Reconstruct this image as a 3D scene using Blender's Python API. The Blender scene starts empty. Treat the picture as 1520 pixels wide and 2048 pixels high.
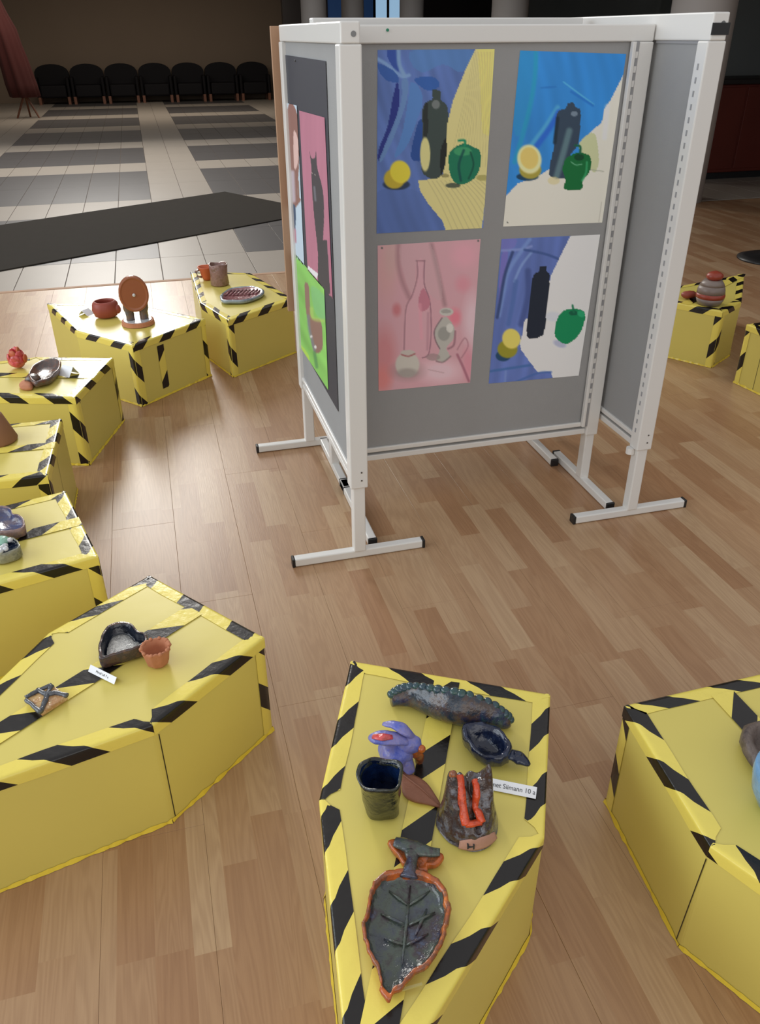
import bpy, bmesh, math, random
import numpy as np
from mathutils import Vector, Matrix, noise
random.seed(7)
SC = bpy.context.scene
COL = SC.collection
# ------------------------------------------------------------------ camera
F = 1615.0; CX, CY = 760.0, 1024.0; H = 1.6
_Y = np.array([-508., -954., F]); _Y /= np.linalg.norm(_Y)
_D = np.array([15., 2726., F]); _D -= _D.dot(_Y) * _Y; _D /= np.linalg.norm(_D)
_Z = -_D; _X = np.cross(_Y, _Z)
RM = np.stack([_X, _Y, _Z], 1)
CAM = np.array([0, 0, H])
def proj(p):
    c = RM @ (np.array(p, float) - CAM); return CX + F * c[0] / c[2], CY + F * c[1] / c[2]
def ray(u, v): return RM.T @ np.array([(u - CX) / F, (v - CY) / F, 1.])
def at(u, v, z=0.0):
    d = ray(u, v); return Vector(CAM + (z - H) / d[2] * d)
def aty(u, v, y):
    d = ray(u, v); return Vector(CAM + d * (y / d[1]))
def atx(u, v, x):
    d = ray(u, v); return Vector(CAM + d * (x / d[0]))
cd = bpy.data.cameras.new('camera'); cam = bpy.data.objects.new('camera', cd); COL.objects.link(cam)
cd.sensor_fit = 'VERTICAL'; cd.sensor_height = 24.0; cd.lens = F * 24.0 / 2048.0; cd.clip_start = 0.05; cd.clip_end = 100
mw = Matrix.Identity(4)
for i in range(3):
    mw[i][0] = RM[0][i]; mw[i][1] = -RM[1][i]; mw[i][2] = -RM[2][i]; mw[i][3] = CAM[i]
cam.matrix_world = mw
SC.camera = cam
# ------------------------------------------------------------------ light
SC.view_settings.view_transform = 'Standard'; SC.view_settings.look = 'None'
SC.view_settings.gamma = 1.0; SC.view_settings.use_curve_mapping = False
SC.view_settings.exposure = 0.0
w = bpy.data.worlds.new('world'); SC.world = w; w.use_nodes = True
w.node_tree.nodes['Background'].inputs[0].default_value = (0.98, 0.98, 1.0, 1)
w.node_tree.nodes['Background'].inputs[1].default_value = 0.66
def area(name, loc, direction, sx, sy, power, col=(1, 1, 1)):
    l = bpy.data.lights.new(name, 'AREA'); l.shape = 'RECTANGLE'; l.size = sx; l.size_y = sy; l.energy = power; l.color = col
    o = bpy.data.objects.new(name, l); COL.objects.link(o); o.location = loc
    o.rotation_euler = Vector(direction).to_track_quat('-Z', 'Y').to_euler(); return o
area('daylight_side_window', (-4.9, 2.4, 2.6), (1, 0.0, -0.12), 7.0, 3.0, 225, (0.84, 0.93, 1.0))
area('daylight_high_window', (-0.80, 15.7, 5.6), (0.05, -1, -0.28), 2.1, 5.0, 720, (1.0, 0.96, 0.90))
area('near_fill', (-0.6, -2.85, 2.3), (0.05, 1, -0.30), 6.0, 2.6, 48, (1.0, 0.97, 0.92))  # invented fill behind the camera, brightens surfaces that face the viewer
area('far_hall_fill', (0.0, 22.0, 2.75), (0, 0.3, -0.95), 7.0, 4.5, 190, (1.0, 0.90, 0.78))  # added fill light that lifts the back wall and far floor
# ------------------------------------------------------------------ helpers
ROOT = {}
def newobj(name, data):
    o = bpy.data.objects.new(name, data); COL.objects.link(o); return o
def tag(o, label=None, cat=None, group=None, kind=None):
    if label: o['label'] = label
    if cat: o['category'] = cat
    if group: o['group'] = group
    if kind: o['kind'] = kind
    return o
def thing(name, label, cat, loc, group=None):
    o = newobj(name, None); o.location = Vector(loc); o.empty_display_size = 0.05
    ROOT[o] = Vector(loc); return tag(o, label, cat, group)
def mk(name, V, Fc, mat, parent=None, smooth=False, label=None):
    """mesh from world coordinates; parent = thing or part"""
    org = ROOT[parent] if parent is not None else None
    if org is None:
        org = Vector((0, 0, 0))
        if V:
            xs = [v[0] for v in V]; ys = [v[1] for v in V]; zs = [v[2] for v in V]
            org = Vector(((min(xs) + max(xs)) / 2, (min(ys) + max(ys)) / 2, min(zs)))
    me = bpy.data.meshes.new(name)
    me.from_pydata([tuple(Vector(v) - org) for v in V], [], Fc)
    bm = bmesh.new(); bm.from_mesh(me); bmesh.ops.recalc_face_normals(bm, faces=bm.faces); bm.to_mesh(me); bm.free()
    if smooth:
        me.polygons.foreach_set('use_smooth', [True] * len(me.polygons))
    mats = mat if isinstance(mat, list) else [mat]
    for m in mats: me.materials.append(m)
    o = newobj(name, me)
    if parent is not None:
        o.parent = parent
    else:
        o.location = org
    ROOT[o] = org
    if label: o['label'] = label
    return o
class MB:
    def __init__(s): s.V = []; s.F = []
    def add(s, V, Fc):
        n = len(s.V); s.V += [Vector(v) for v in V]; s.F += [tuple(i + n for i in f) for f in Fc]; return s
    def box(s, x0, x1, y0, y1, z0, z1, b=0.0):
        bm = bmesh.new()
        vs = [bm.verts.new((x, y, z)) for x in (x0, x1) for y in (y0, y1) for z in (z0, z1)]
        for f in ((0, 1, 3, 2), (4, 6, 7, 5), (0, 4, 5, 1), (2, 3, 7, 6), (0, 2, 6, 4), (1, 5, 7, 3)): bm.faces.new([vs[i] for i in f])
        if b > 0: bmesh.ops.bevel(bm, geom=list(bm.edges), offset=b, segments=2, affect='EDGES', profile=0.5)
        return s.bm(bm)
    def bm(s, bm):
        bm.verts.index_update(); s.add([v.co.copy() for v in bm.verts], [[v.index for v in f.verts] for f in bm.faces]); bm.free(); return s
    def prism(s, pts, z0, z1, b=0.0):
        bm = bmesh.new(); n = len(pts)
        lo = [bm.verts.new((p[0], p[1], z0)) for p in pts]; hi = [bm.verts.new((p[0], p[1], z1)) for p in pts]
        bm.faces.new(lo); bm.faces.new(hi)
        for i in range(n): bm.faces.new((lo[i], lo[(i + 1) % n], hi[(i + 1) % n], hi[i]))
        if b > 0: bmesh.ops.bevel(bm, geom=list(bm.edges), offset=b, segments=2, affect='EDGES', profile=0.5)
        return s.bm(bm)
    def cyl(s, c, r, z0, z1, n=24, axis='z', r2=None):
        r2 = r if r2 is None else r2; V = []
        for k, (zz, rr) in enumerate(((z0, r), (z1, r2))):
            for i in range(n):
                a = 2 * math.pi * i / n; p, q = rr * math.cos(a), rr * math.sin(a)
                V.append((c[0] + p, c[1] + q, zz) if axis == 'z' else ((c[0] + p, zz, c[2] + q) if axis == 'y' else (zz, c[1] + p, c[2] + q)))
        Fc = [tuple(range(n)), tuple(range(n, 2 * n))] + [(i, (i + 1) % n, n + (i + 1) % n, n + i) for i in range(n)]
        return s.add(V, Fc)
    def tube(s, path, rad, n=14, flat=1.0, amp=0.0, up=(0, 0, 1)):
        """rad list, flat = vertical / horizontal ratio"""
        path = [Vector(p) for p in path]; m = len(path)
        if not isinstance(rad, (list, tuple)): rad = [rad] * m
        V = []
        for i, p in enumerate(path):
            t = (path[min(i + 1, m - 1)] - path[max(i - 1, 0)]).normalized()
            sd = t.cross(Vector(up))
            sd = sd.normalized() if sd.length > 1e-4 else Vector((1, 0, 0))
            u = sd.cross(t).normalized()
            for k in range(n):
                a = 2 * math.pi * k / n
                d = sd * math.cos(a) + u * math.sin(a) * flat
                q = p + d * rad[i]
                if amp: q += d * amp * noise.noise(q * 60)
                V.append(q)
        Fc = [(i * n + k, i * n + (k + 1) % n, (i + 1) * n + (k + 1) % n, (i + 1) * n + k) for i in range(m - 1) for k in range(n)]
        Fc += [tuple(range(n)), tuple(range((m - 1) * n, m * n))]
        return s.add(V, Fc)
    def blob(s, c, r, nu=20, nv=12, amp=0.0, sc=40, rot=0.0):
        c = Vector(c); r = (r, r, r) if not isinstance(r, (list, tuple)) else r; V = []; cr, sr = math.cos(rot), math.sin(rot)
        for j in range(1, nv):
            th = math.pi * j / nv
            for i in range(nu):
                a = 2 * math.pi * i / nu
                d = Vector((math.sin(th) * math.cos(a) * r[0], math.sin(th) * math.sin(a) * r[1], math.cos(th) * r[2]))
                d = Vector((d.x * cr - d.y * sr, d.x * sr + d.y * cr, d.z))
                q = c + d; 
                if amp: q += d.normalized() * amp * noise.noise(q * sc)
                V.append(q)
        top = len(V); V.append(c + Vector((0, 0, r[2]))); bot = len(V); V.append(c - Vector((0, 0, r[2])))
        Fc = [(j * nu + i, j * nu + (i + 1) % nu, (j + 1) * nu + (i + 1) % nu, (j + 1) * nu + i) for j in range(nv - 2) for i in range(nu)]
        Fc += [(top, i, (i + 1) % nu) for i in range(nu)] + [(bot, (nv - 2) * nu + (i + 1) % nu, (nv - 2) * nu + i) for i in range(nu)]
        return s.add(V, Fc)
    def lathe(s, c, prof, n=40, rfun=None, zfun=None, amp=0.0, sc=45):
        """prof: (r, z); open shell profile runs outside bottom -> rim -> inside bottom, closed by centre points"""
        c = Vector(c); V = []; zs = [p[1] for p in prof]; zt = max(zs)
        for (r, z) in prof:
            for i in range(n):
                a = 2 * math.pi * i / n; rr = r * (rfun(a) if rfun else 1)
                zz = z + (zfun(a) * (z / zt) ** 2 if zfun and zt > 0 else 0)
                q = c + Vector((rr * math.cos(a), rr * math.sin(a), zz))
                if amp: q += Vector((math.cos(a), math.sin(a), 0)) * amp * noise.noise(q * sc)
                V.append(q)
        m = len(prof)
        Fc = [(j * n + i, j * n + (i + 1) % n, (j + 1) * n + (i + 1) % n, (j + 1) * n + i) for j in range(m - 1) for i in range(n)]
        Fc += [tuple(range(n)), tuple(range((m - 1) * n, m * n))]
        return s.add(V, Fc)
    def rings(s, outline, prof, center=None, amp=0.0, sc=45, hollow=False):
        """dish over a free outline: prof = (scale towards the centre, z)"""
        pts = [Vector(p) for p in outline]; n = len(pts)
        c = Vector(center) if center else sum(pts, Vector()) / n
        V = []
        for (k, z) in prof:
            for p in pts:
                q = Vector((c.x + (p.x - c.x) * k, c.y + (p.y - c.y) * k, z))
                if amp: q += Vector((noise.noise(q * sc), noise.noise(q * sc + Vector((9, 1, 4))), noise.noise(q * sc + Vector((3, 7, 2))))) * amp
                V.append(q)
        m = len(prof)
        Fc = [(j * n + i, j * n + (i + 1) % n, (j + 1) * n + (i + 1) % n, (j + 1) * n + i) for j in range(m - 1) for i in range(n)]
        Fc += ([] if hollow == 'first' else [tuple(range(n))]) + ([] if hollow is True else [tuple(range((m - 1) * n, m * n))])
        return s.add(V, Fc)
    def obj(s, name, mat, parent=None, smooth=False, label=None): return mk(name, s.V, s.F, mat, parent, smooth, label)
def smooth_loop(pts, k=4):
    """closed Catmull-Rom through pts"""
    n = len(pts); out = []; pts = [Vector(p) for p in pts]
    for i in range(n):
        p0, p1, p2, p3 = pts[i - 1], pts[i], pts[(i + 1) % n], pts[(i + 2) % n]
        for j in range(k):
            t = j / k
            out.append(0.5 * ((2 * p1) + (p2 - p0) * t + (2 * p0 - 5 * p1 + 4 * p2 - p3) * t * t + (3 * p1 - p0 - 3 * p2 + p3) * t ** 3))
    return out
def smooth_path(pts, k=4):
    pts = [Vector(p) for p in pts]; out = []
    for i in range(len(pts) - 1):
        p0 = pts[max(i - 1, 0)]; p1 = pts[i]; p2 = pts[i + 1]; p3 = pts[min(i + 2, len(pts) - 1)]
        for j in range(k):
            t = j / k
            out.append(0.5 * ((2 * p1) + (p2 - p0) * t + (2 * p0 - 5 * p1 + 4 * p2 - p3) * t * t + (3 * p1 - p0 - 3 * p2 + p3) * t ** 3))
    return out + [pts[-1]]
def lerpl(vals, n):
    return [float(x) for x in np.interp(np.linspace(0, len(vals) - 1, n), range(len(vals)), vals)]
# ------------------------------------------------------------------ materials
def srgb(r, g, b):
    return tuple(((c / 255) / 12.92 if c / 255 <= 0.04045 else ((c / 255 + 0.055) / 1.055) ** 2.4) for c in (r, g, b)) + (1,)
def mat(name, col, rough=0.5, spec=0.5, metal=0.0, bump=0.0, bscale=60, var=0.0, vscale=8, emit=None, coat=0.0):
    m = bpy.data.materials.new(name); m.use_nodes = True; nt = m.node_tree; b = nt.nodes['Principled BSDF']
    c = col if len(col) == 4 else tuple(col) + (1,)
    b.inputs['Base Color'].default_value = c; b.inputs['Roughness'].default_value = rough
    b.inputs['Specular IOR Level'].default_value = spec; b.inputs['Metallic'].default_value = metal
    b.inputs['Coat Weight'].default_value = coat
    tc = nt.nodes.new('ShaderNodeTexCoord')
    if var:
        nz = nt.nodes.new('ShaderNodeTexNoise'); nz.inputs['Scale'].default_value = vscale; nz.inputs['Detail'].default_value = 5
        nt.links.new(tc.outputs['Object'], nz.inputs['Vector'])
        mx = nt.nodes.new('ShaderNodeMix'); mx.data_type = 'RGBA'
        mx.inputs[6].default_value = tuple(x * (1 - var) for x in c[:3]) + (1,); mx.inputs[7].default_value = tuple(min(1, x * (1 + var)) for x in c[:3]) + (1,)
        nt.links.new(nz.outputs['Fac'], mx.inputs[0]); nt.links.new(mx.outputs[2], b.inputs['Base Color'])
    if bump:
        n2 = nt.nodes.new('ShaderNodeTexNoise'); n2.inputs['Scale'].default_value = bscale; n2.inputs['Detail'].default_value = 4
        nt.links.new(tc.outputs['Object'], n2.inputs['Vector'])
        bp = nt.nodes.new('ShaderNodeBump'); bp.inputs['Strength'].default_value = bump; bp.inputs['Distance'].default_value = 0.004
        nt.links.new(n2.outputs['Fac'], bp.inputs['Height']); nt.links.new(bp.outputs['Normal'], b.inputs['Normal'])
    if emit:
        b.inputs['Emission Color'].default_value = emit[0]; b.inputs['Emission Strength'].default_value = emit[1]
    return m
def glaze(name, cols, scale=25, rough=0.15, bump=0.8, bscale=70, coat=0.3):
    """mottled glaze: colour ramp over noise"""
    m = mat(name, cols[0], rough, 0.5, bump=bump, bscale=bscale, coat=coat); nt = m.node_tree; b = nt.nodes['Principled BSDF']
    b.inputs['Coat Roughness'].default_value = 0.08
    tc = nt.nodes.new('ShaderNodeTexCoord'); nz = nt.nodes.new('ShaderNodeTexNoise'); nz.inputs['Scale'].default_value = scale
    nz.inputs['Detail'].default_value = 6; nz.inputs['Roughness'].default_value = 0.65
    nt.links.new(tc.outputs['Object'], nz.inputs['Vector'])
    rp = nt.nodes.new('ShaderNodeValToRGB'); nt.links.new(nz.outputs['Fac'], rp.inputs['Fac'])
    e = rp.color_ramp.elements; n = len(cols)
    e[0].position = 0.32; e[0].color = cols[0]; e[1].position = 0.68; e[1].color = cols[-1]
    for i in range(1, n - 1):
        x = e.new(0.32 + 0.36 * i / (n - 1)); x.color = cols[i]
    nt.links.new(rp.outputs['Color'], b.inputs['Base Color']); return m
def nmath(nt, op, a, b=None, c=None):
    n = nt.nodes.new('ShaderNodeMath'); n.operation = op
    for i, x in enumerate((a, b, c)):
        if x is None: continue
        if isinstance(x, (int, float)): n.inputs[i].default_value = x
        else: nt.links.new(x, n.inputs[i])
    return n.outputs[0]
def wood_floor():
    m = mat('laminate_wood', (0.4, 0.25, 0.15), 0.35, 0.5); nt = m.node_tree; b = nt.nodes['Principled BSDF']; L = nt.links
    g = nt.nodes.new('ShaderNodeNewGeometry'); sp = nt.nodes.new('ShaderNodeSeparateXYZ'); L.new(g.outputs['Position'], sp.inputs[0])
    X, Y = sp.outputs[0], sp.outputs[1]
    si = nmath(nt, 'FLOOR', nmath(nt, 'DIVIDE', nmath(nt, 'ADD', X, 10 + 0.0775), 0.228 / 3))
    wn = nt.nodes.new('ShaderNodeTexWhiteNoise'); wn.noise_dimensions = '1D'; L.new(si, wn.inputs['W'])
    ys = nmath(nt, 'ADD', nmath(nt, 'DIVIDE', Y, 0.46), nmath(nt, 'MULTIPLY', wn.outputs['Value'], 7.0))
    yi = nmath(nt, 'FLOOR', ys)
    cb = nt.nodes.new('ShaderNodeCombineXYZ'); L.new(si, cb.inputs[0]); L.new(yi, cb.inputs[1])
    w2 = nt.nodes.new('ShaderNodeTexWhiteNoise'); w2.noise_dimensions = '3D'; L.new(cb.outputs[0], w2.inputs['Vector'])
    rp = nt.nodes.new('ShaderNodeValToRGB'); L.new(w2.outputs['Value'], rp.inputs['Fac']); e = rp.color_ramp.elements
    e[0].position = 0; e[0].color = (0.390, 0.215, 0.110, 1); e[1].position = 1; e[1].color = (0.535, 0.365, 0.215, 1)
    x = e.new(0.35); x.color = (0.435, 0.258, 0.138, 1); x = e.new(0.7); x.color = (0.480, 0.305, 0.172, 1)
    # grain: stretched noise rings, each stave shifted
    vv = nt.nodes.new('ShaderNodeCombineXYZ')
    L.new(nmath(nt, 'ADD', nmath(nt, 'MULTIPLY', X, 15.0), nmath(nt, 'MULTIPLY', w2.outputs['Value'], 40.0)), vv.inputs[0])
    L.new(nmath(nt, 'MULTIPLY', Y, 1.15), vv.inputs[1])
    nz = nt.nodes.new('ShaderNodeTexNoise'); nz.inputs['Scale'].default_value = 1.1; nz.inputs['Detail'].default_value = 2.5; nz.inputs['Distortion'].default_value = 0.5
    L.new(vv.outputs[0], nz.inputs['Vector'])
    rings = nmath(nt, 'POWER', nmath(nt, 'ABSOLUTE', nmath(nt, 'SINE', nmath(nt, 'MULTIPLY', nz.outputs['Fac'], 38.0))), 2.0)
    fv = nt.nodes.new('ShaderNodeCombineXYZ'); L.new(nmath(nt, 'MULTIPLY', X, 260.0), fv.inputs[0]); L.new(nmath(nt, 'MULTIPLY', Y, 9.0), fv.inputs[1])
    fn = nt.nodes.new('ShaderNodeTexNoise'); fn.inputs['Scale'].default_value = 1.0; fn.inputs['Detail'].default_value = 3; L.new(fv.outputs[0], fn.inputs['Vector'])
    k = nmath(nt, 'ADD', nmath(nt, 'MULTIPLY', rings, 0.16), nmath(nt, 'MULTIPLY', fn.outputs['Fac'], 0.28))
    mx = nt.nodes.new('ShaderNodeMix'); mx.data_type = 'RGBA'; mx.blend_type = 'MULTIPLY'; L.new(k, mx.inputs[0])
    L.new(rp.outputs['Color'], mx.inputs[6]); mx.inputs[7].default_value = (0.42, 0.30, 0.24, 1)
    L.new(mx.outputs[2], b.inputs['Base Color'])
    bp = nt.nodes.new('ShaderNodeBump'); bp.inputs['Strength'].default_value = 0.08; bp.inputs['Distance'].default_value = 0.002
    L.new(fn.outputs['Fac'], bp.inputs['Height']); L.new(bp.outputs['Normal'], b.inputs['Normal'])
    return m
def tape_mat():
    m = mat('striped_tape', (0.7, 0.6, 0.1), 0.24, 0.5); nt = m.node_tree; b = nt.nodes['Principled BSDF']; L = nt.links
    uv = nt.nodes.new('ShaderNodeUVMap'); sp = nt.nodes.new('ShaderNodeSeparateXYZ'); L.new(uv.outputs[0], sp.inputs[0])
    fr = nmath(nt, 'FRACT', nmath(nt, 'DIVIDE', sp.outputs[0], 0.186))
    rp = nt.nodes.new('ShaderNodeValToRGB'); rp.color_ramp.interpolation = 'CONSTANT'; L.new(fr, rp.inputs['Fac']); e = rp.color_ramp.elements
    e[0].position = 0; e[0].color = (0.010, 0.008, 0.007, 1); e[1].position = 0.43; e[1].color = (0.84, 0.69, 0.13, 1)
    L.new(rp.outputs['Color'], b.inputs['Base Color'])
    tc = nt.nodes.new('ShaderNodeTexCoord'); nz = nt.nodes.new('ShaderNodeTexNoise'); nz.inputs['Scale'].default_value = 45; nz.inputs['Detail'].default_value = 3
    L.new(tc.outputs['Object'], nz.inputs['Vector'])
    bp = nt.nodes.new('ShaderNodeBump'); bp.inputs['Strength'].default_value = 0.25; bp.inputs['Distance'].default_value = 0.004
    L.new(nz.outputs['Fac'], bp.inputs['Height']); L.new(bp.outputs['Normal'], b.inputs['Normal'])
    return m
M = {}
M['wood'] = wood_floor(); M['tape'] = tape_mat()
M['yellow'] = mat('yellow_film', (0.69, 0.575, 0.135, 1), 0.35, 0.5, bump=0.12, bscale=14, var=0.06, vscale=3)
M['yellow_lip'] = mat('yellow_tape_lip', (0.78, 0.58, 0.05, 1), 0.35, 0.5, bump=0.3, bscale=60)
M['black_line'] = mat('black_tape_edge', (0.008, 0.007, 0.006, 1), 0.4)
M['white_metal'] = mat('white_enamelled_metal', srgb(226, 224, 220), 0.32, 0.5)
M['fabric'] = mat('grey_board_fabric', srgb(158, 158, 158), 0.9, 0.2, bump=0.25, bscale=500, var=0.05, vscale=5)
M['black_plastic'] = mat('black_plastic', (0.012, 0.012, 0.013, 1), 0.4)
M['slot'] = mat('dark_slot', (0.34, 0.34, 0.35, 1), 0.6)
M['steel'] = mat('steel_bolt', (0.18, 0.18, 0.18, 1), 0.35, metal=0.8)
M['tan'] = mat('tan_hardboard', srgb(176, 140, 112), 0.7, 0.3, var=0.08, vscale=6)
M['tile_light'] = mat('light_stone_tile', srgb(158, 149, 138), 0.42, 0.22, var=0.06, vscale=3)
M['tile_dark'] = mat('dark_stone_tile', srgb(84, 81, 80), 0.42, 0.25, var=0.08, vscale=3)
M['grout'] = mat('grout', srgb(92, 80, 70), 0.8)
M['rug'] = mat('dark_ribbed_mat', srgb(52, 48, 43), 0.95, 0.1, bump=0.3, bscale=300, var=0.1)
M['walldark'] = mat('dark_taupe_wall', srgb(126, 110, 94), 0.8, 0.2, var=0.1, vscale=0.5)
M['wallgrey'] = mat('grey_wall', srgb(105, 107, 105), 0.8, 0.2, var=0.06, vscale=1)
M['column'] = mat('pale_column', srgb(196, 190, 186), 0.6)
M['dado'] = mat('dark_joinery', srgb(32, 26, 25), 0.5)
M['red_wood'] = mat('dark_red_panel', srgb(96, 34, 22), 0.45, var=0.25, vscale=2)
M['redcloth'] = mat('dark_red_cloth', srgb(66, 20, 16), 0.9, var=0.3, vscale=2)
M['blackleather'] = mat('black_leather', (0.006, 0.005, 0.006, 1), 0.7, 0.2)
M['brownwood'] = mat('brown_wood', srgb(110, 66, 42), 0.5, var=0.2)
M['skyglass'] = mat('daylit_glass', (0.3, 0.5, 0.7, 1), 0.2, emit=((0.45, 0.72, 1.0, 1), 0.55))
M['blueglass'] = mat('dim_blue_glass', (0.02, 0.05, 0.12, 1), 0.15, emit=((0.05, 0.14, 0.40, 1), 0.10))
M['white_card'] = mat('white_card', srgb(238, 240, 244), 0.5)
M['ink'] = mat('black_ink', (0.03, 0.03, 0.035, 1), 0.6)
M['pin'] = mat('pin_head', srgb(70, 70, 70), 0.4)
M['greenpin'] = mat('green_pin', srgb(20, 130, 95), 0.4)
M['greypaper'] = mat('black_backing_paper', srgb(66, 67, 74), 0.85, 0.2, var=0.05)
# ------------------------------------------------------------------ floor: wood planks
fl = mk('floor', [(-7, -3, -.03), (11, -3, -.03), (11, 27, -.03), (-7, 27, -.03), (-7, -3, -.004), (11, -3, -.004), (11, 27, -.004), (-7, 27, -.004)],
        [(0, 1, 2, 3), (4, 5, 6, 7), (0, 1, 5, 4), (1, 2, 6, 5), (2, 3, 7, 6), (3, 0, 4, 7)], M['grout'])
tag(fl, 'laminate and stone tile floor of the hall', kind='structure')
PW = 0.228; PX0 = -0.0775; PL = 1.42; YEND = 6.33
cache = {}
def part_box(name, x0, x1, y0, y1, z0, z1, m, parent, bev=0.0008):
    key = (name, round(x1 - x0, 3), round(y1 - y0, 3), m.name)
    if key not in cache:
        mb = MB().box(0, x1 - x0, 0, y1 - y0, z0, z1, bev); me = bpy.data.meshes.new(name)
        me.from_pydata([tuple(v) for v in mb.V], [], mb.F)
        bm = bmesh.new(); bm.from_mesh(me); bmesh.ops.recalc_face_normals(bm, faces=bm.faces); bm.to_mesh(me); bm.free()
        me.materials.append(m); cache[key] = me
    o = newobj(name, cache[key]); o.parent = parent; o.location = Vector((x0, y0, 0)) - ROOT[parent]; return o
for i in range(-9, 34):
    x0 = PX0 + i * PW
    yb = 2.748 + ((i * 0.618 + 0.618) % 1.0) * PL if i != -1 else 2.748
    yb -= PL * 5
    ye = YEND if x0 < 3.0 else 8.1
    while yb < ye:
        y0, y1 = max(yb, -0.6), min(yb + PL, ye)
        if y1 - y0 > 0.05: part_box('plank', x0 + .0002, x0 + PW - .0002, y0 + .0002, y1 - .0002, -.004, 0.0, M['wood'], fl, 0.0006)
        yb += PL
tag(MB().box(-7, 3.1, YEND, YEND + .045, -.004, .003, .001).obj('trim_1', M['tan']), 'threshold strip between the wood and the tiles', kind='structure')
# tiles
rows = []; light = [(6.38, 7.12), (9.15, 10.0), (12.3, 13.15), (15.05, 15.95), (18.0, 18.95), (20.9, 21.8), (23.8, 24.7)]
for k, (a, b) in enumerate(light):
    rows.append((a, b, True)); nx = light[k + 1][0] if k + 1 < len(light) else 26.5
    rows += [(b, (b + nx) / 2, False), ((b + nx) / 2, nx, False)]
TW = 0.3565; tiles = []
for (a, b, lt) in rows:
    for c in range(-12, 26):
        x0 = 0.02 + c * TW; 
        dark = (not lt) and (-6 <= c <= -1 or 2 <= c <= 7)
        tiles.append((math.hypot(x0 - 0.0, a), x0, a, b, dark))
vis = [t for t in tiles if -2.6 < t[1] < (1.3 if t[2] < 13 else 3.6)]
vis.sort(); near = vis[:295]; ns = set((t[1], t[2]) for t in near)
for (_, x0, a, b, dark) in near:
    part_box('tile', x0 + .003, x0 + TW - .003, a + .003, b - .003, -.004, 0.0, M['tile_dark' if dark else 'tile_light'], fl, 0.0012)
for nm, dk in (('light_tiles', False), ('dark_tiles', True)):
    mb = MB()
    for (_, x0, a, b, dark) in tiles:
        if (x0, a) in ns or dark != dk: continue
        if x0 > 2.9 and a < 8.1: continue
        mb.box(x0 + .003, x0 + TW - .003, a + .003, b - .003, -.004, 0.0)
    o = mb.obj(nm, M['tile_dark' if dk else 'tile_light'], fl); o['kind'] = 'stuff'
# ------------------------------------------------------------------ room shell
def struct(name, mb, m, label): return tag(mb.obj(name, m), label, kind='structure')
struct('wall_back', MB().box(-7, 11, 26.5, 26.7, 0, 7.5), M['walldark'], 'dark taupe wall at the far end of the hall')
struct('ceiling', MB().box(-7, 11, 16.0, 26.7, 2.9, 3.1), M['walldark'], 'low dark ceiling over the far hall')
bw = MB().box(-7, -1.95, 15.9, 16.1, 3.1, 8.6).box(.35, 11, 15.9, 16.1, 3.1, 8.6).box(-1.95, .35, 15.9, 16.1, 8.2, 8.6)
struct('ceiling', MB().box(2.8, 11, 4.0, 15.9, 2.5, 2.7), M['walldark'], 'added unseen slab that shades the counter side')  # out-of-view slab added to keep light off the right rear
struct('wall_front', bw, M['walldark'], 'upper wall above the far hall with a high window')
wf = thing('window_1', 'high window over the far hall', 'window', (-0.8, 15.85, 3.1)); del wf['category']; wf['kind'] = 'structure'
mbf = MB()
for k in range(3): mbf.box(-1.9 + k * 1.1 - .03, -1.9 + k * 1.1 + .03, 15.78, 15.86, 3.1, 8.2)
for z in (3.15, 8.15): mbf.box(-1.9, .3, 15.78, 15.86, z - .05, z + .05)
mbf.obj('window_frame', M['white_metal'], wf)
struct('wall_left', MB().box(-5.2, -5.05, -3, 26.5, 0, 0.9).box(-5.2, -5.05, 6.6, 26.5, 0.9, 4.4).box(-5.2, -5.05, -3, 6.6, 4.3, 4.6), M['wallgrey'], 'left wall of the hall with a long window')
struct('wall_right', MB().box(9.8, 10, -3, 26.5, 0, 4.2), M['wallgrey'], 'right wall of the hall')
struct('wall_near', MB().box(-5, 9.8, -3.1, -3, 0, 0.9), M['wallgrey'], 'wall behind the viewer')
# grey wall piece above the red counter and dark joinery behind the columns
struct('wall_side', MB().box(7.6, 9.8, 11.2, 11.35, 0, 3.4), M['wallgrey'], 'grey wall behind the dark red counter')
struct('trim_2', MB().box(3.75, 9.7, 22.9, 23.1, 0, 2.9), M['dado'], 'dark partition behind the pale columns')
def win(n, u0, u1, mt, y=22.85):
    a = aty(u0, 10, y).x; b = aty(u1, 10, y).x
    r = thing('window_%d' % n, 'far window with bluish panes', 'w', (a, y, 0.9)); del r['category']; r['kind'] = 'structure'
    f = MB().box(a, b, y - .05, y, .9, .96).box(a, b, y - .05, y, 2.7, 2.76)
    k = max(1, round((b - a) / .45))
    for i in range(k + 1):
        x = a + (b - a) * i / k; f.box(x - .03, x + .03, y - .05, y, .9, 2.76)
    f.obj('window_frame', M['dado'], r)
    for i in range(k):
        x0 = a + (b - a) * i / k + .03; MB().box(x0, x0 + (b - a) / k - .06, y - .03, y - .01, .96, 2.7).obj('pane', mt, r)
win(2, 652, 684, M['blueglass']); win(3, 748, 802, M['skyglass']); win(4, 722, 748, M['blueglass'])
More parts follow.
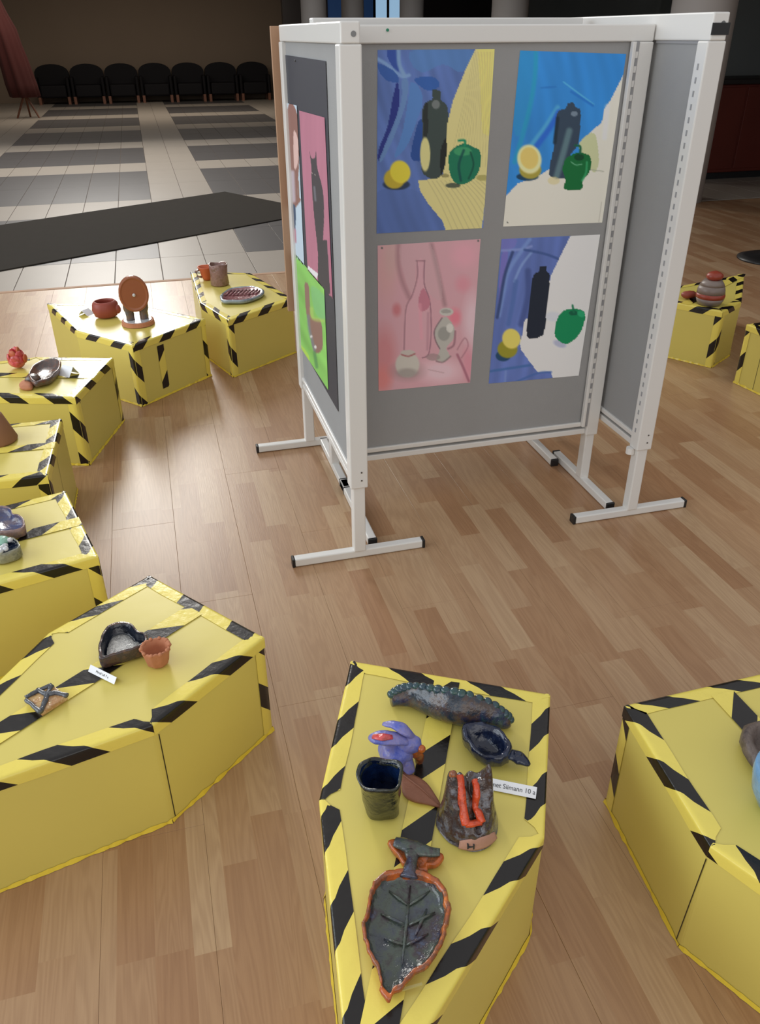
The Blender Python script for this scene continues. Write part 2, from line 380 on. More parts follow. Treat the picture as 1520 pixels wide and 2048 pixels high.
for k, (u0, u1, y, lab) in enumerate(((602, 652, 17.5, 'pale round column furthest left, behind the left end of the display panels'), (683, 727, 18.5, 'pale round column left of the bright blue far window'),
                                 (800, 846, 18.0, 'pale round column right of the bright blue far window'), (986, 1054, 13.0, 'pale round column behind the middle of the display panels'),
                                 (1352, 1462, 8.3, 'nearest and widest pale column behind the right display panel'))):
    a = aty(u0, 20, y).x; b = aty(u1, 20, y).x; r = (b - a) / 2
    t = thing('column', lab, 'column', ((a + b) / 2, y, 0), 'pale round columns'); c = ((a + b) / 2, y)
    MB().cyl(c, r, 0, 3.6, 32).obj('shaft', M['column'], t, True)
# counter on the right
ct = thing('counter', 'dark red reception counter at the far right', 'counter', (7.4, 9.4, 0))
MB().box(6.35, 9.4, 9.4, 10.0, 0.08, 1.06, .01).obj('body', M['red_wood'], ct)
MB().box(6.3, 9.45, 9.34, 10.05, 1.06, 1.12, .01).obj('worktop', M['dado'], ct)
MB().box(6.4, 9.35, 9.44, 9.95, 0, .08).obj('plinth', M['black_plastic'], ct)
for k in range(4): MB().box(6.38 + k * .75, 6.38 + k * .75 + .72, 9.388, 9.402, .12, 1.03, .004).obj('front_panel', M['red_wood'], ct)
# black pedestal base at the right edge
pb = thing('pedestal_stool', 'black round foot of a pedestal stool at the right edge', 'stool', (4.75, 5.66, 0))
MB().lathe((4.83, 5.66, 0), [(.26, 0), (.26, .012), (.20, .03), (.06, .045), (.035, .06)], 40).obj('base', M['black_plastic'], pb, True)
MB().cyl((4.83, 5.66), .033, .05, .72, 20).obj('stem', M['steel'], pb, True)
MB().cyl((4.83, 5.66), .17, .72, .76, 32).obj('seat', M['black_plastic'], pb)
# red draped stand, small table at far left
rd = thing('draped_stand', 'tall dark red cloth draped over a stand at the far left', 'costume stand', (-2.72, 21.6, 0))
def rf(a): return 1 + .10 * math.sin(7 * a) + .06 * math.sin(11 * a + 1)
m_ = MB().lathe((-2.36, 21.6, .42), [(.30, 0), (.31, .25), (.28, .75), (.26, 1.0), (.24, 1.3), (.16, 1.6), (.10, 1.9), (.09, 2.3), (.10, 2.45), (.05, 2.5)], 56, rf, amp=.03, sc=5); m_.V = [Vector((v.x - .13 * (v.z - .42), v.y, v.z)) for v in m_.V]; m_.obj('drape', M['redcloth'], rd, True)
for k, (dx, dy) in enumerate(((-.25, -.05), (.22, -.1), (0, .25))):
    MB().tube([(-2.36, 21.6, .5), (-2.36 + dx, 21.6 + dy, 0)], [.025, .02], 8).obj('leg', M['brownwood'], rd)
tb = thing('side_table', 'small table with an orange wooden top beside the red draped stand', 'table', (-3.35, 20.6, 0))
MB().box(-3.9, -2.95, 20.3, 20.9, .98, 1.02, .005).obj('tabletop', mat('orange_wood', srgb(190, 116, 66), .5), tb)
for dx in (-3.84, -3.0):
    for dy in (20.34, 20.86): MB().box(dx - .025, dx + .025, dy - .025, dy + .025, 0, .98).obj('leg', M['column'], tb)
# row of armchairs
def armchair(x, y):
    t = thing('armchair', 'black rounded armchair in the dim row along the far wall', 'armchair', (x, y, 0), 'black armchairs along the far wall')
    pts = []
    for i in range(13):
        a = math.pi * i / 12; pts.append((x + .44 * math.cos(a), .62 + .32 * max(0, math.sin(a)) ** .6))
    V = []; n = len(pts)
    for yy in (y + .12, y + .30):
        V += [(p[0], yy, p[1]) for p in pts] + [(x + .43, yy, .30), (x - .43, yy, .30)][::1]
    # outline order: arc right->left, then lower left, lower right
    m = n + 2; V = []
    for yy in (y + .12, y + .30):
        V += [(p[0], yy, p[1]) for p in pts] + [(x - .42, yy, .16), (x + .42, yy, .16)]
    Fc = [tuple(range(m)), tuple(range(m, 2 * m))] + [(i, (i + 1) % m, m + (i + 1) % m, m + i) for i in range(m)]
    mk('backrest', V, Fc, M['blackleather'], t)
    MB().box(x - .33, x + .33, y - .32, y + .14, .16, .46, .04).obj('seat', M['blackleather'], t)
    for s in (-1, 1):
        MB().box(x + s * .39 - .04, x + s * .39 + .04, y - .30, y + .2, .16, .64, .03).obj('armrest', M['blackleather'], t)
        for dy in (-.28, .24): MB().box(x + s * .37 - .035, x + s * .37 + .035, y + dy - .03, y + dy + .03, 0, .18).obj('leg', M['brownwood'], t)
    return t
def copy_thing(t, loc):
    c = t.copy(); COL.objects.link(c); c.location = loc
    for ch in t.children:
        d = ch.copy(); d.parent = c; COL.objects.link(d)
    return c
ac = armchair(-2.07, 25.9)
CN = ('leftmost black armchair of the dim far row, beside the red draped stand', 'second black armchair from the left in the dim far row', 'third black armchair from the left in the dim far row',
      'middle black armchair of the dim far row, left of the pale floor stripe end', 'third black armchair from the right in the dim far row', 'second black armchair from the right in the dim far row', 'rightmost black armchair of the dim far row, nearest the display panels')
ac['label'] = CN[0]
for k in range(1, 7): copy_thing(ac, (-2.07 + k * .895, 25.9 - .02 * k, 0))['label'] = CN[k]
# long dark mat
d1 = Vector((.868, .497)); d2 = Vector((.497, -.868)); P = Vector((.87, 10.22)); q = [P, P + d2 * 1.76, P + d2 * 1.76 - d1 * 5.5, P - d1 * 5.5]
tag(MB().prism([(p.x, p.y) for p in q], .0005, .011, .004).obj('floor_mat', M['rug']), 'long dark grey entrance mat lying askew on the tiles', 'mat')
# ------------------------------------------------------------------ display panels
PT = 0.05
def panel(name, label, axis, c, a0, a1, zb, zt, ztop, slots=False, front=-1, foot_off=0.0, fh=.232, rails=2, foot2=None):
    """axis 'x': runs along x at y=c; axis 'y': runs along y at x=c"""
    t = thing(name, label, 'display panel', ((a0 + a1) / 2, c, 0) if axis == 'x' else (c, (a0 + a1) / 2, 0), 'grey display panels')
    def B(mb, p0, p1, q0, q1, z0, z1, b=0.0):   # p along, q across
        return mb.box(p0, p1, c + q0, c + q1, z0, z1, b) if axis == 'x' else mb.box(c + q0, c + q1, p0, p1, z0, z1, b)
    W = M['white_metal']; pw = .052 if axis == 'y' else .05
    B(MB(), a0 + pw, a1 - pw, -.014, .014, zb + .03, zt, 0).obj('board', M['fabric'], t)
    B(MB(), a0, a1, -.026, .026, zt, ztop, .004).obj('top_rail', W, t)
    B(MB(), a0 + pw, a1 - pw, -.020, .020, zb, zb + .022, .003).obj('bottom_rail', W, t)
    if rails == 2: B(MB(), a0 + pw, a1 - pw, -.022, .022, zb + .034, zb + .052, .003).obj('bottom_rail', W, t)
    for s, aa in ((0, a0), (1, a1 - pw)):
        hw = .030
        po = B(MB(), aa, aa + pw, -hw, hw, zb - (.0 if axis == 'y' else .005), zt - .0005, .004).obj('post', W, t)
        B(MB(), aa + .006, aa + pw - .006, -.021, .021, .028, zb + .03, .004).obj('leg', W, t)
        m = aa + pw / 2
        # foot across
        f = MB()
        if axis == 'x': f.box(m - .016, m + .016, c - fh, c + fh, 0.002, .032, .004)
        else: f.box(c - fh, c + fh, m - .016, m + .016, 0.002, .032, .004)
        fo = f.obj('foot', W, t)
        for e in (-1, 1):
            g = MB(); q0, q1 = sorted((e * fh, e * (fh + .010)))
            if axis == 'x': g.box(m - .017, m + .017, c + q0, c + q1, 0.0, .033, .003)
            else: g.box(c + q0, c + q1, m - .017, m + .017, 0.0, .033, .003)
            g.obj('end_cap', M['black_plastic'], fo)
        # bolts on the face looking at the viewer
        for z in ((ztop - .028,) if s == 0 or axis == 'x' else (ztop - .028,)) + (zb + .06, zb + .03):
            g = MB(); 
            big = z > 1
            if axis == 'y':
                if s == 0: g.cyl((c + .008, 0, z), .007 if big else .003, aa - .0015, aa + .002, 12, 'y'); g.obj('bolt', M['steel'], po)
    return t, B
left, BL = panel('display_panel', 'left grey display panel with the black collage sheet, edge-on post nearest the viewer', 'y', .548, 2.31, 3.29, .285, 1.578, 1.628)
mid, Bm = panel('display_panel', 'middle grey display panel with four still-life paintings', 'x', 2.62, .585, 1.588, .232, 1.575, 1.622)
back, Bb = panel('display_panel', 'rear display panel hidden behind, only its top rail and feet showing', 'x', 3.02, .585, 1.545, .25, 1.59, 1.645)
right, Br = panel('display_panel', 'right empty grey display panel turned edge-on beside the paintings', 'y', 1.618, 2.31, 3.28, .285, 1.578, 1.648)
# slotted strip at the right post of the middle panel
st = MB().box(1.512, 1.524, 2.582, 2.60, .27, 1.575, .002).obj('slotted_channel', M['white_metal'], mid)
sl = MB().box(1.524, 1.537, 2.5885, 2.60, .27, 1.575); sl.obj('channel_groove', M['slot'], mid)
mb = MB()
for k in range(30): mb.box(1.526, 1.535, 2.5865, 2.5888, .37 + k * .04, .37 + k * .04 + .018)
o = mb.obj('slots', M['white_metal'], mid); o['kind'] = 'stuff'
# dark gap pieces: right panel open post end, slots on inner edge
MB().box(1.592, 1.648, 2.3072, 2.3105, 1.592, 1.622).obj('open_tube_end', M['black_plastic'], right)
MB().box(1.600, 1.604, 2.37, 2.60, 1.570, 1.578).obj('shadow_groove', M['slot'], right)
mb = MB()
for k in range(34): mb.box(1.5868, 1.5882, 2.335, 2.342, .35 + k * .035, .35 + k * .035 + .016)
o = mb.obj('slots', M['slot'], right); o['kind'] = 'stuff'
MB().cyl((1.585, 2.345, 0), .016, .262, .285, 14).obj('knob', M['white_metal'], right)
a = aty(775, 60, 2.593); MB().cyl((a.x, 0, a.z), .004, 2.590, 2.5942, 14, 'y').obj('push_pin', M['greenpin'], mid)
# tan backing board sticking out behind the left panel
tag(MB().box(.498, .62, 3.325, 3.345, .60, 1.625, .001).obj('hardboard', M['tan']), 'narrow tan edge of a board leaning behind the left display panel', 'board')
# ------------------------------------------------------------------ paintings (flat print on sheets)
def vc_mat():
    m = bpy.data.materials.new('painted_paper'); m.use_nodes = True; nt = m.node_tree; b = nt.nodes['Principled BSDF']
    a = nt.nodes.new('ShaderNodeVertexColor'); a.layer_name = 'paint'; nt.links.new(a.outputs['Color'], b.inputs['Base Color'])
    b.inputs['Roughness'].default_value = 0.55; b.inputs['Specular IOR Level'].default_value = 0.3; return m
M['paint'] = vc_mat()
class Canvas:
    """colours at points given in print coordinates (px)"""
    def __init__(s, P, base): s.P = P; s.C = np.tile(np.array(base, float), (len(P), 1)); s.rs = np.random.RandomState(3)
    def _mix(s, a, col): s.C = s.C * (1 - a[:, None]) + np.array(col, float) * a[:, None]
    def poly(s, pts, col, al=1.0):
        x, y = s.P[:, 0], s.P[:, 1]; ins = np.zeros(len(x), bool); n = len(pts)
        for i in range(n):
            x0, y0 = pts[i]; x1, y1 = pts[(i + 1) % n]
            if y0 == y1: continue
            c = ((y0 > y) != (y1 > y)) & (x < (x1 - x0) * (y - y0) / (y1 - y0) + x0); ins ^= c
        s._mix(ins * al, col)
    def blobp(s, pts, col, al=1.0):   # smoothed polygon
        s.poly([(p.x, p.y) for p in smooth_loop([(a, b, 0) for a, b in pts], 5)], col, al)
    def ell(s, c, rx, ry, col, rot=0, al=1.0, soft=0.08):
        x, y = s.P[:, 0] - c[0], s.P[:, 1] - c[1]; r = math.radians(rot); u = x * math.cos(r) + y * math.sin(r); v = -x * math.sin(r) + y * math.cos(r)
        d = np.sqrt((u / rx) ** 2 + (v / ry) ** 2); s._mix(np.clip((1 + soft - d) / (2 * soft), 0, 1) * al, col)
    def line(s, pts, w, col, al=1.0, soft=0.5, smooth=True):
        if smooth and len(pts) > 2: pts = [(p.x, p.y) for p in smooth_path([(a, b, 0) for a, b in pts], 5)]
        x, y = s.P[:, 0], s.P[:, 1]; D = np.full(len(x), 1e9)
        for (x0, y0), (x1, y1) in zip(pts[:-1], pts[1:]):
            dx, dy = x1 - x0, y1 - y0; t = np.clip(((x - x0) * dx + (y - y0) * dy) / (dx * dx + dy * dy + 1e-9), 0, 1)
            D = np.minimum(D, np.hypot(x - x0 - t * dx, y - y0 - t * dy))
        h = w / 2; s._mix(np.clip((h * (1 + soft) - D) / (2 * h * soft + 1e-6), 0, 1) * al, col)
    def streak(s, amp, ang=90, f=0.35, mask=None):
        r = math.radians(ang); x, y = s.P[:, 0], s.P[:, 1]
        t = x * math.sin(r) - y * math.cos(r); u = x * math.cos(r) + y * math.sin(r)
        k = np.sin(t * f + 2 * np.sin(t * f * .37 + u * .01)) * .5 + np.sin(t * f * 2.3 + 1.3 + np.sin(u * .03)) * .3 + np.sin(t * f * .21 + u * .02) * .4
        k = 1 + amp * k
        if mask is not None: k = np.where(mask(s.P), k, 1)
        s.C *= k[:, None]
def Zf(ox, oy, sc): return lambda pts: [(ox + x / sc, oy + y / sc) for x, y in pts]
def sheet(name, quad, thick, nrm, paint, base, nu, nv, label, cat, curl=0.0, pins=(), group=None):
    """quad: TL TR BR BL world; paint(Canvas) works on photo print coordinates"""
    TL, TR, BR, BL = quad; N = Vector(nrm); V = []; Pp = []
    for j in range(nv + 1):
        for i in range(nu + 1):
            a, b = i / nu, j / nv
            p = TL * (1 - a) * (1 - b) + TR * a * (1 - b) + BR * a * b + BL * (1 - a) * b
            Pp.append(proj(p))
            p = p + N * (thick + curl * max(0, (a - .6)) ** 2 * 2 + curl * max(0, b - .75) ** 2 * 3)
            V.append(p)
    Fc = [(j * (nu + 1) + i, j * (nu + 1) + i + 1, (j + 1) * (nu + 1) + i + 1, (j + 1) * (nu + 1) + i) for j in range(nv) for i in range(nu)]
    n0 = len(V)
    # back face + rim give the sheet its thickness
    cor = [0, nu, nv * (nu + 1) + nu, nv * (nu + 1)]
    V += [V[c] - N * thick * .9 for c in cor]
    Fc += [(n0, n0 + 1, n0 + 2, n0 + 3)]
    cv = Canvas(np.array(Pp), base); paint(cv)
    lum = cv.C.mean(1, keepdims=True); C = np.clip((cv.C * .90 + lum * .10 + 6) / 255.0, 0, 1); C = np.where(C <= .04045, C / 12.92, ((C + .055) / 1.055) ** 2.4)
    C = np.clip(C, 0, .93); C = np.concatenate([C, np.ones((len(C), 1))], 1); C = np.concatenate([C, np.ones((4, 4)) * .6], 0)
    t = thing(name, label, cat, (BL + BR) / 2, group)
    o = mk('paper', V, Fc, M['paint'], t, True)
    ca = o.data.color_attributes.new('paint', 'FLOAT_COLOR', 'POINT'); ca.data.foreach_set('color', C.astype(np.float32).ravel())
    for (a, b) in pins:
        p = TL * (1 - a) * (1 - b) + TR * a * (1 - b) + BR * a * b + BL * (1 - a) * b + N * (thick + .001)
        MB().blob(p, .0035, 10, 6).obj('pin', M['pin'], t, True)
    return t
yP = 2.606
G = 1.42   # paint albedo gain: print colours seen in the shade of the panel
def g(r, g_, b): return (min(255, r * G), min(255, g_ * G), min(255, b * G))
# painting 1
Z1 = Zf(730, 80, 5.121)
def paint1(c):
    c.streak(.10, 70, .12)
    c.blobp(Z1([(230, 100), (330, 100), (340, 330), (330, 340), (240, 200)]), g(35, 60, 130))
    c.blobp(Z1([(500, 100), (1100, 100), (1000, 330), (800, 250), (600, 330), (480, 250)]), g(60, 100, 150), .7)
    c.line(Z1([(120, 190), (220, 250), (370, 370), (450, 360)]), 7, g(95, 125, 165), .9)
    c.line(Z1([(340, 100), (350, 250), (400, 360)]), 8, g(95, 125, 160), .9)
    c.blobp(Z1([(120, 240), (300, 320), (340, 430), (200, 400)]), g(30, 65, 130), .8)
    c.blobp(Z1([(330, 430), (350, 560), (330, 750), (200, 1080), (140, 1240), (140, 1120), (230, 880), (290, 560)]), g(28, 38, 105))
    c.blobp(Z1([(380, 400), (440, 430), (420, 640), (300, 980), (180, 1230), (150, 1210), (280, 900), (370, 620)]), g(75, 105, 150))
    c.blobp(Z1([(470, 430), (560, 500), (590, 640), (540, 800), (430, 1080), (300, 1200), (380, 950), (440, 620)]), g(62, 100, 155))
    c.blobp(Z1([(500, 400), (700, 380), (760, 470), (640, 520)]), g(32, 70, 135), .9)
    c.blobp(Z1([(540, 850), (600, 850), (600, 1200), (470, 1200)]), g(25, 55, 115), .9)
    c.blobp(Z1([(120, 1560), (560, 1560), (800, 1950), (120, 1980)]), g(60, 80, 130), .4)
    yel = Z1([(1130, 90), (1340, 90), (1310, 900), (1250, 1500), (1190, 1960), (830, 1960), (790, 1850), (650, 1680), (560, 1540), (545, 1440), (700, 1420), (800, 1380), (830, 900), (900, 620), (1030, 300)])
    c.poly(yel, g(168, 160, 105))
    n0 = c.C.copy()
    c.poly(Z1([(1150, 90), (1340, 90), (1300, 1000), (1200, 950), (1180, 500)]), g(182, 168, 88), .8)
    for k in range(14):
        x = 640 + k * 45; c.line(Z1([(x, 1440), (x + 120 + k * 8, 1650), (x + 260 + k * 14, 1960)]), 1.6, g(135, 128, 90), .5)
        x = 860 + k * 34; c.line(Z1([(1120 + k * 14, 120), (1020 + k * 20, 600), (x, 1300)]), 1.4, g(140, 132, 88), .4)
    c.C = np.where(np.abs(n0 - c.C).sum(1)[:, None] >= 0, c.C, n0)
    bot = [(690, 510), (775, 530), (775, 610), (830, 660), (850, 770), (830, 1000), (830, 1200), (790, 1370), (700, 1425), (620, 1390), (580, 1330), (570, 1150), (585, 980), (590, 700), (640, 630), (690, 600)]
    c.blobp(Z1(bot), g(46, 56, 54)); c.blobp(Z1([(600, 700), (640, 650), (640, 960), (600, 980)]), g(30, 34, 34), .9)
    c.blobp(Z1([(830, 1000), (830, 1200), (780, 1380), (770, 1150)]), g(24, 26, 25), .9); c.ell(Z1([(725, 660)])[0], 8, 9, g(95, 100, 100), 0, .8)
    c.ell(Z1([(615, 1170)])[0], 10, 34, g(165, 160, 105))
    c.ell(Z1([(320, 1480)])[0], 27, 11, g(28, 40, 60), 0, .9); c.ell(Z1([(300, 1420)])[0], 21, 20, g(150, 132, 35)); c.ell(Z1([(360, 1350)])[0], 20, 23, g(190, 162, 42), -20)
    c.blobp(Z1([(880, 1130), (1010, 1060), (1120, 1100), (1180, 1150), (1170, 1330), (1090, 1440), (960, 1480), (880, 1400), (855, 1250)]), g(18, 92, 66))
    c.ell(Z1([(1000, 1140)])[0], 18, 9, g(50, 125, 80), 0, .8); c.line(Z1([(1010, 1130), (960, 1280), (980, 1440)]), 5, g(8, 55, 55), .8); c.line(Z1([(1080, 1150), (1110, 1280), (1060, 1420)]), 3.5, g(10, 60, 48), .9)
    c.line(Z1([(1020, 1080), (1020, 1030), (960, 1030)]), 4.5, g(15, 110, 75)); c.ell(Z1([(900, 1490)])[0], 15, 5, g(40, 50, 45), 0, .8)
    c.ell(Z1([(1200, 1410)])[0], 12, 6, g(120, 115, 60), 0, .7); c.ell(Z1([(820, 1390)])[0], 8, 4, g(100, 95, 55), 0, .7)
def quad(plane, val, pts): return [plane(u, v, val) for u, v in pts]
sheet('painting', quad(aty, yP, [(755, 100), (989, 98), (966, 456), (753, 467)]), .0012, (0, -1, 0), paint1, g(66, 88, 142), 120, 180, 'painting top left: dark bottle, yellow lemon half, green pepper on yellow and blue cloth', 'painting', .0)
Z2 = Zf(990, 80, 5.121)
def paint2(c):
    c.streak(.05, 80, .1)
    c.blobp(Z2([(240, 100), (400, 100), (430, 300), (300, 900), (190, 900)]), g(28, 110, 160), .7); c.line(Z2([(420, 130), (400, 450), (330, 800), (200, 1250)]), 9, g(20, 125, 150), .6)
    c.line(Z2([(640, 690), (520, 880), (360, 1090)]), 9, g(60, 135, 170), .7); c.line(Z2([(650, 740), (560, 900), (430, 1080)]), 11, g(25, 75, 165), .9)
    c.line(Z2([(470, 490), (620, 480)]), 3, g(20, 80, 150), .7); c.line(Z2([(700, 430), (1010, 660)]), 3, g(70, 150, 205), .6); c.line(Z2([(780, 530), (1000, 670)]), 5, g(20, 85, 160), .8)
    c.poly(Z2([(1330, 330), (1300, 380), (1180, 620), (1120, 700), (1090, 850), (1000, 920), (860, 1050), (860, 1200), (560, 1320), (430, 1400), (230, 1470), (110, 1600), (70, 1950), (1150, 1950), (1350, 1000)]), g(172, 168, 158))
    c.blobp(Z2([(860, 1060), (1010, 950), (1060, 1180), (1040, 1330), (990, 1340), (900, 1200)]), g(150, 155, 115), .9); c.line(Z2([(1150, 680), (1120, 1000)]), 10, g(180, 185, 180), .5)
    c.line(Z2([(980, 1330), (1110, 1345)]), 2, g(120, 125, 110), .7)
    c.blobp(Z2([(745, 650), (805, 645), (825, 690), (875, 730), (860, 1000), (830, 1100), (760, 1200), (740, 1400), (640, 1415), (560, 1390), (555, 1300), (600, 1100), (610, 900), (640, 740), (720, 700)]), g(38, 52, 68))
    c.line(Z2([(760, 930), (700, 1150), (630, 1390)]), 12, g(75, 102, 108), .8); c.line(Z2([(640, 800), (610, 1050)]), 7, g(18, 32, 44), .8); c.ell(Z2([(810, 755)])[0], 7, 5, g(90, 105, 120), 0, .9); c.ell(Z2([(600, 1440)])[0], 12, 8, g(165, 155, 105), 0, .6)
    c.ell(Z2([(330, 1400)])[0], 22, 8, g(16, 46, 70), 0, .95); c.ell(Z2([(360, 1330)])[0], 22, 18, g(130, 120, 45)); c.ell(Z2([(350, 1220)])[0], 24, 29, g(190, 175, 125), -10); c.ell(Z2([(350, 1210)])[0], 18, 22, g(172, 152, 80), -10)
    c.blobp(Z2([(760, 1190), (850, 1150), (960, 1180), (985, 1260), (960, 1360), (900, 1430), (890, 1520), (800, 1540), (705, 1520), (720, 1430), (690, 1330), (720, 1220)]), g(10, 84, 40))
    c.ell(Z2([(860, 1200)])[0], 10, 7, g(5, 50, 30), 0, .9); c.line(Z2([(940, 1250), (930, 1360), (890, 1440)]), 4, g(40, 130, 80), .8); c.line(Z2([(780, 1250), (830, 1280), (890, 1270)]), 2, g(120, 170, 140), .6)
    c.line(Z2([(870, 1160), (870, 1090), (820, 1080)]), 4.5, g(15, 75, 50)); c.line(Z2([(1090, 1660), (1060, 1860)]), 2, g(130, 128, 118), .5)
    c.ell(Z2([(125, 1870)])[0], 2, 2, g(90, 90, 85))
sheet('painting', quad(aty, yP, [(1040, 101), (1252, 108), (1204, 445), (1006, 453)]), .0012, (0, -1, 0), paint2, g(32, 104, 170), 110, 176, 'painting top right: dark bottle, halved lemon, green pepper on bright blue and cream', 'painting', .0)
Z3 = Zf(730, 460, 6.024)
def paint3(c):
    for (x, y, rx, ry, col, al) in ((250, 500, 20, 55, (165, 125, 120), .5), (230, 1500, 22, 50, (160, 95, 98), .7), (200, 1800, 18, 25, (172, 98, 95), .8), (380, 960, 8, 12, (155, 85, 90), .8), (1200, 300, 25, 25, (175, 122, 135), .7),
                                 (1180, 650, 14, 16, (168, 105, 118), .7), (1080, 1050, 12, 16, (180, 90, 105), .8), (1300, 1100, 18, 50, (172, 150, 158), .8), (900, 1700, 40, 22, (178, 150, 158), .8), (1240, 1600, 10, 30, (168, 105, 120), .7), (320, 300, 14, 40, (155, 130, 125), .5)):
        c.ell(Z3([(x, y)])[0], rx, ry, g(*col), 0, al, .5)
    c.line(Z3([(400, 180), (400, 400), (450, 620), (530, 810)]), 9, g(128, 92, 98), .7, .9); c.line(Z3([(800, 180), (870, 480), (960, 900)]), 8, g(125, 95, 100), .8, .9)
    c.blobp(Z3([(420, 180), (790, 180), (930, 820), (720, 700), (700, 400), (620, 400), (600, 700), (520, 700)]), g(155, 128, 132), .4)
    c.blobp(Z3([(625, 370), (715, 370), (715, 640), (780, 850), (790, 1450), (690, 1530), (470, 1480), (480, 1000), (580, 750), (630, 560)]), g(165, 125, 134), .8)
    c.line(Z3([(625, 370), (630, 560), (570, 780), (490, 960), (470, 1440)]), 2.2, g(115, 80, 90), .8); c.line(Z3([(715, 370), (712, 640), (780, 860), (795, 1200), (770, 1480), (690, 1540)]), 2.2, g(110, 75, 88), .85); c.line(Z3([(615, 370), (720, 370)]), 3, g(120, 85, 95), .8)
    c.blobp(Z3([(700, 700), (780, 850), (760, 940), (670, 980), (640, 850)]), g(150, 90, 105), .9); c.line(Z3([(660, 900), (680, 1300)]), 7, g(175, 118, 132), .6); c.line(Z3([(760, 1000), (750, 1440)]), 5, g(140, 100, 112), .6)
    c.ell(Z3([(980, 985)])[0], 14, 8, g(150, 148, 142)); c.ell(Z3([(975, 980)])[0], 10, 4, g(125, 122, 118))
    c.blobp(Z3([(930, 1060), (1000, 1060), (1080, 1200), (1050, 1330), (980, 1420), (1020, 1520), (960, 1580), (860, 1560), (900, 1440), (860, 1340), (840, 1230), (880, 1130)]), g(140, 138, 132))
    c.ell(Z3([(950, 1250)])[0], 12, 14, g(112, 112, 108), 0, .8); c.ell(Z3([(1020, 1180)])[0], 7, 9, g(168, 166, 160), 0, .8); c.line(Z3([(925, 1060), (840, 1200), (845, 1320), (900, 1430)]), 2.5, g(90, 75, 80), .8)
    c.line(Z3([(1085, 1220), (1070, 1380), (1000, 1430)]), 4, g(110, 75, 85), .7); c.ell(Z3([(820, 1530)])[0], 14, 7, g(115, 98, 98), 0, .6); c.line(Z3([(860, 1580), (940, 1590), (1030, 1520)]), 3, g(95, 80, 82), .7)
    c.ell(Z3([(510, 1700)])[0], 32, 18, g(120, 100, 100), 0, .5, .4); c.ell(Z3([(510, 1620)])[0], 24, 25, g(152, 148, 140)); c.ell(Z3([(510, 1720)])[0], 20, 9, g(115, 108, 105), 0, .7, .3); c.ell(Z3([(515, 1480)])[0], 15, 6, g(150, 142, 136)); c.line(Z3([(440, 1500), (520, 1520), (600, 1490)]), 3, g(130, 72, 75), .9)
    c.line(Z3([(1110, 1500), (1180, 1650), (1250, 1820)]), 5, g(125, 75, 90), .8); c.line(Z3([(1110, 1440), (1200, 1300), (1240, 1400), (1160, 1540)]), 2.5, g(125, 80, 92), .6); c.line(Z3([(760, 1680), (950, 1720)]), 2, g(130, 105, 110), .5)
    c.ell(Z3([(200, 215)])[0], 2.2, 2.2, g(80, 80, 78)); c.ell(Z3([(1365, 130)])[0], 2, 2, g(80, 80, 78))
sheet('painting', quad(aty, yP, [(755, 491), (961, 478), (940, 765), (757, 782)]), .0012, (0, -1, 0), paint3, g(162, 122, 130), 110, 150, 'painting bottom left: pale pink still life with bottle, lamp and white jar', 'painting', .0)
Z4 = Zf(960, 460, 5.846)
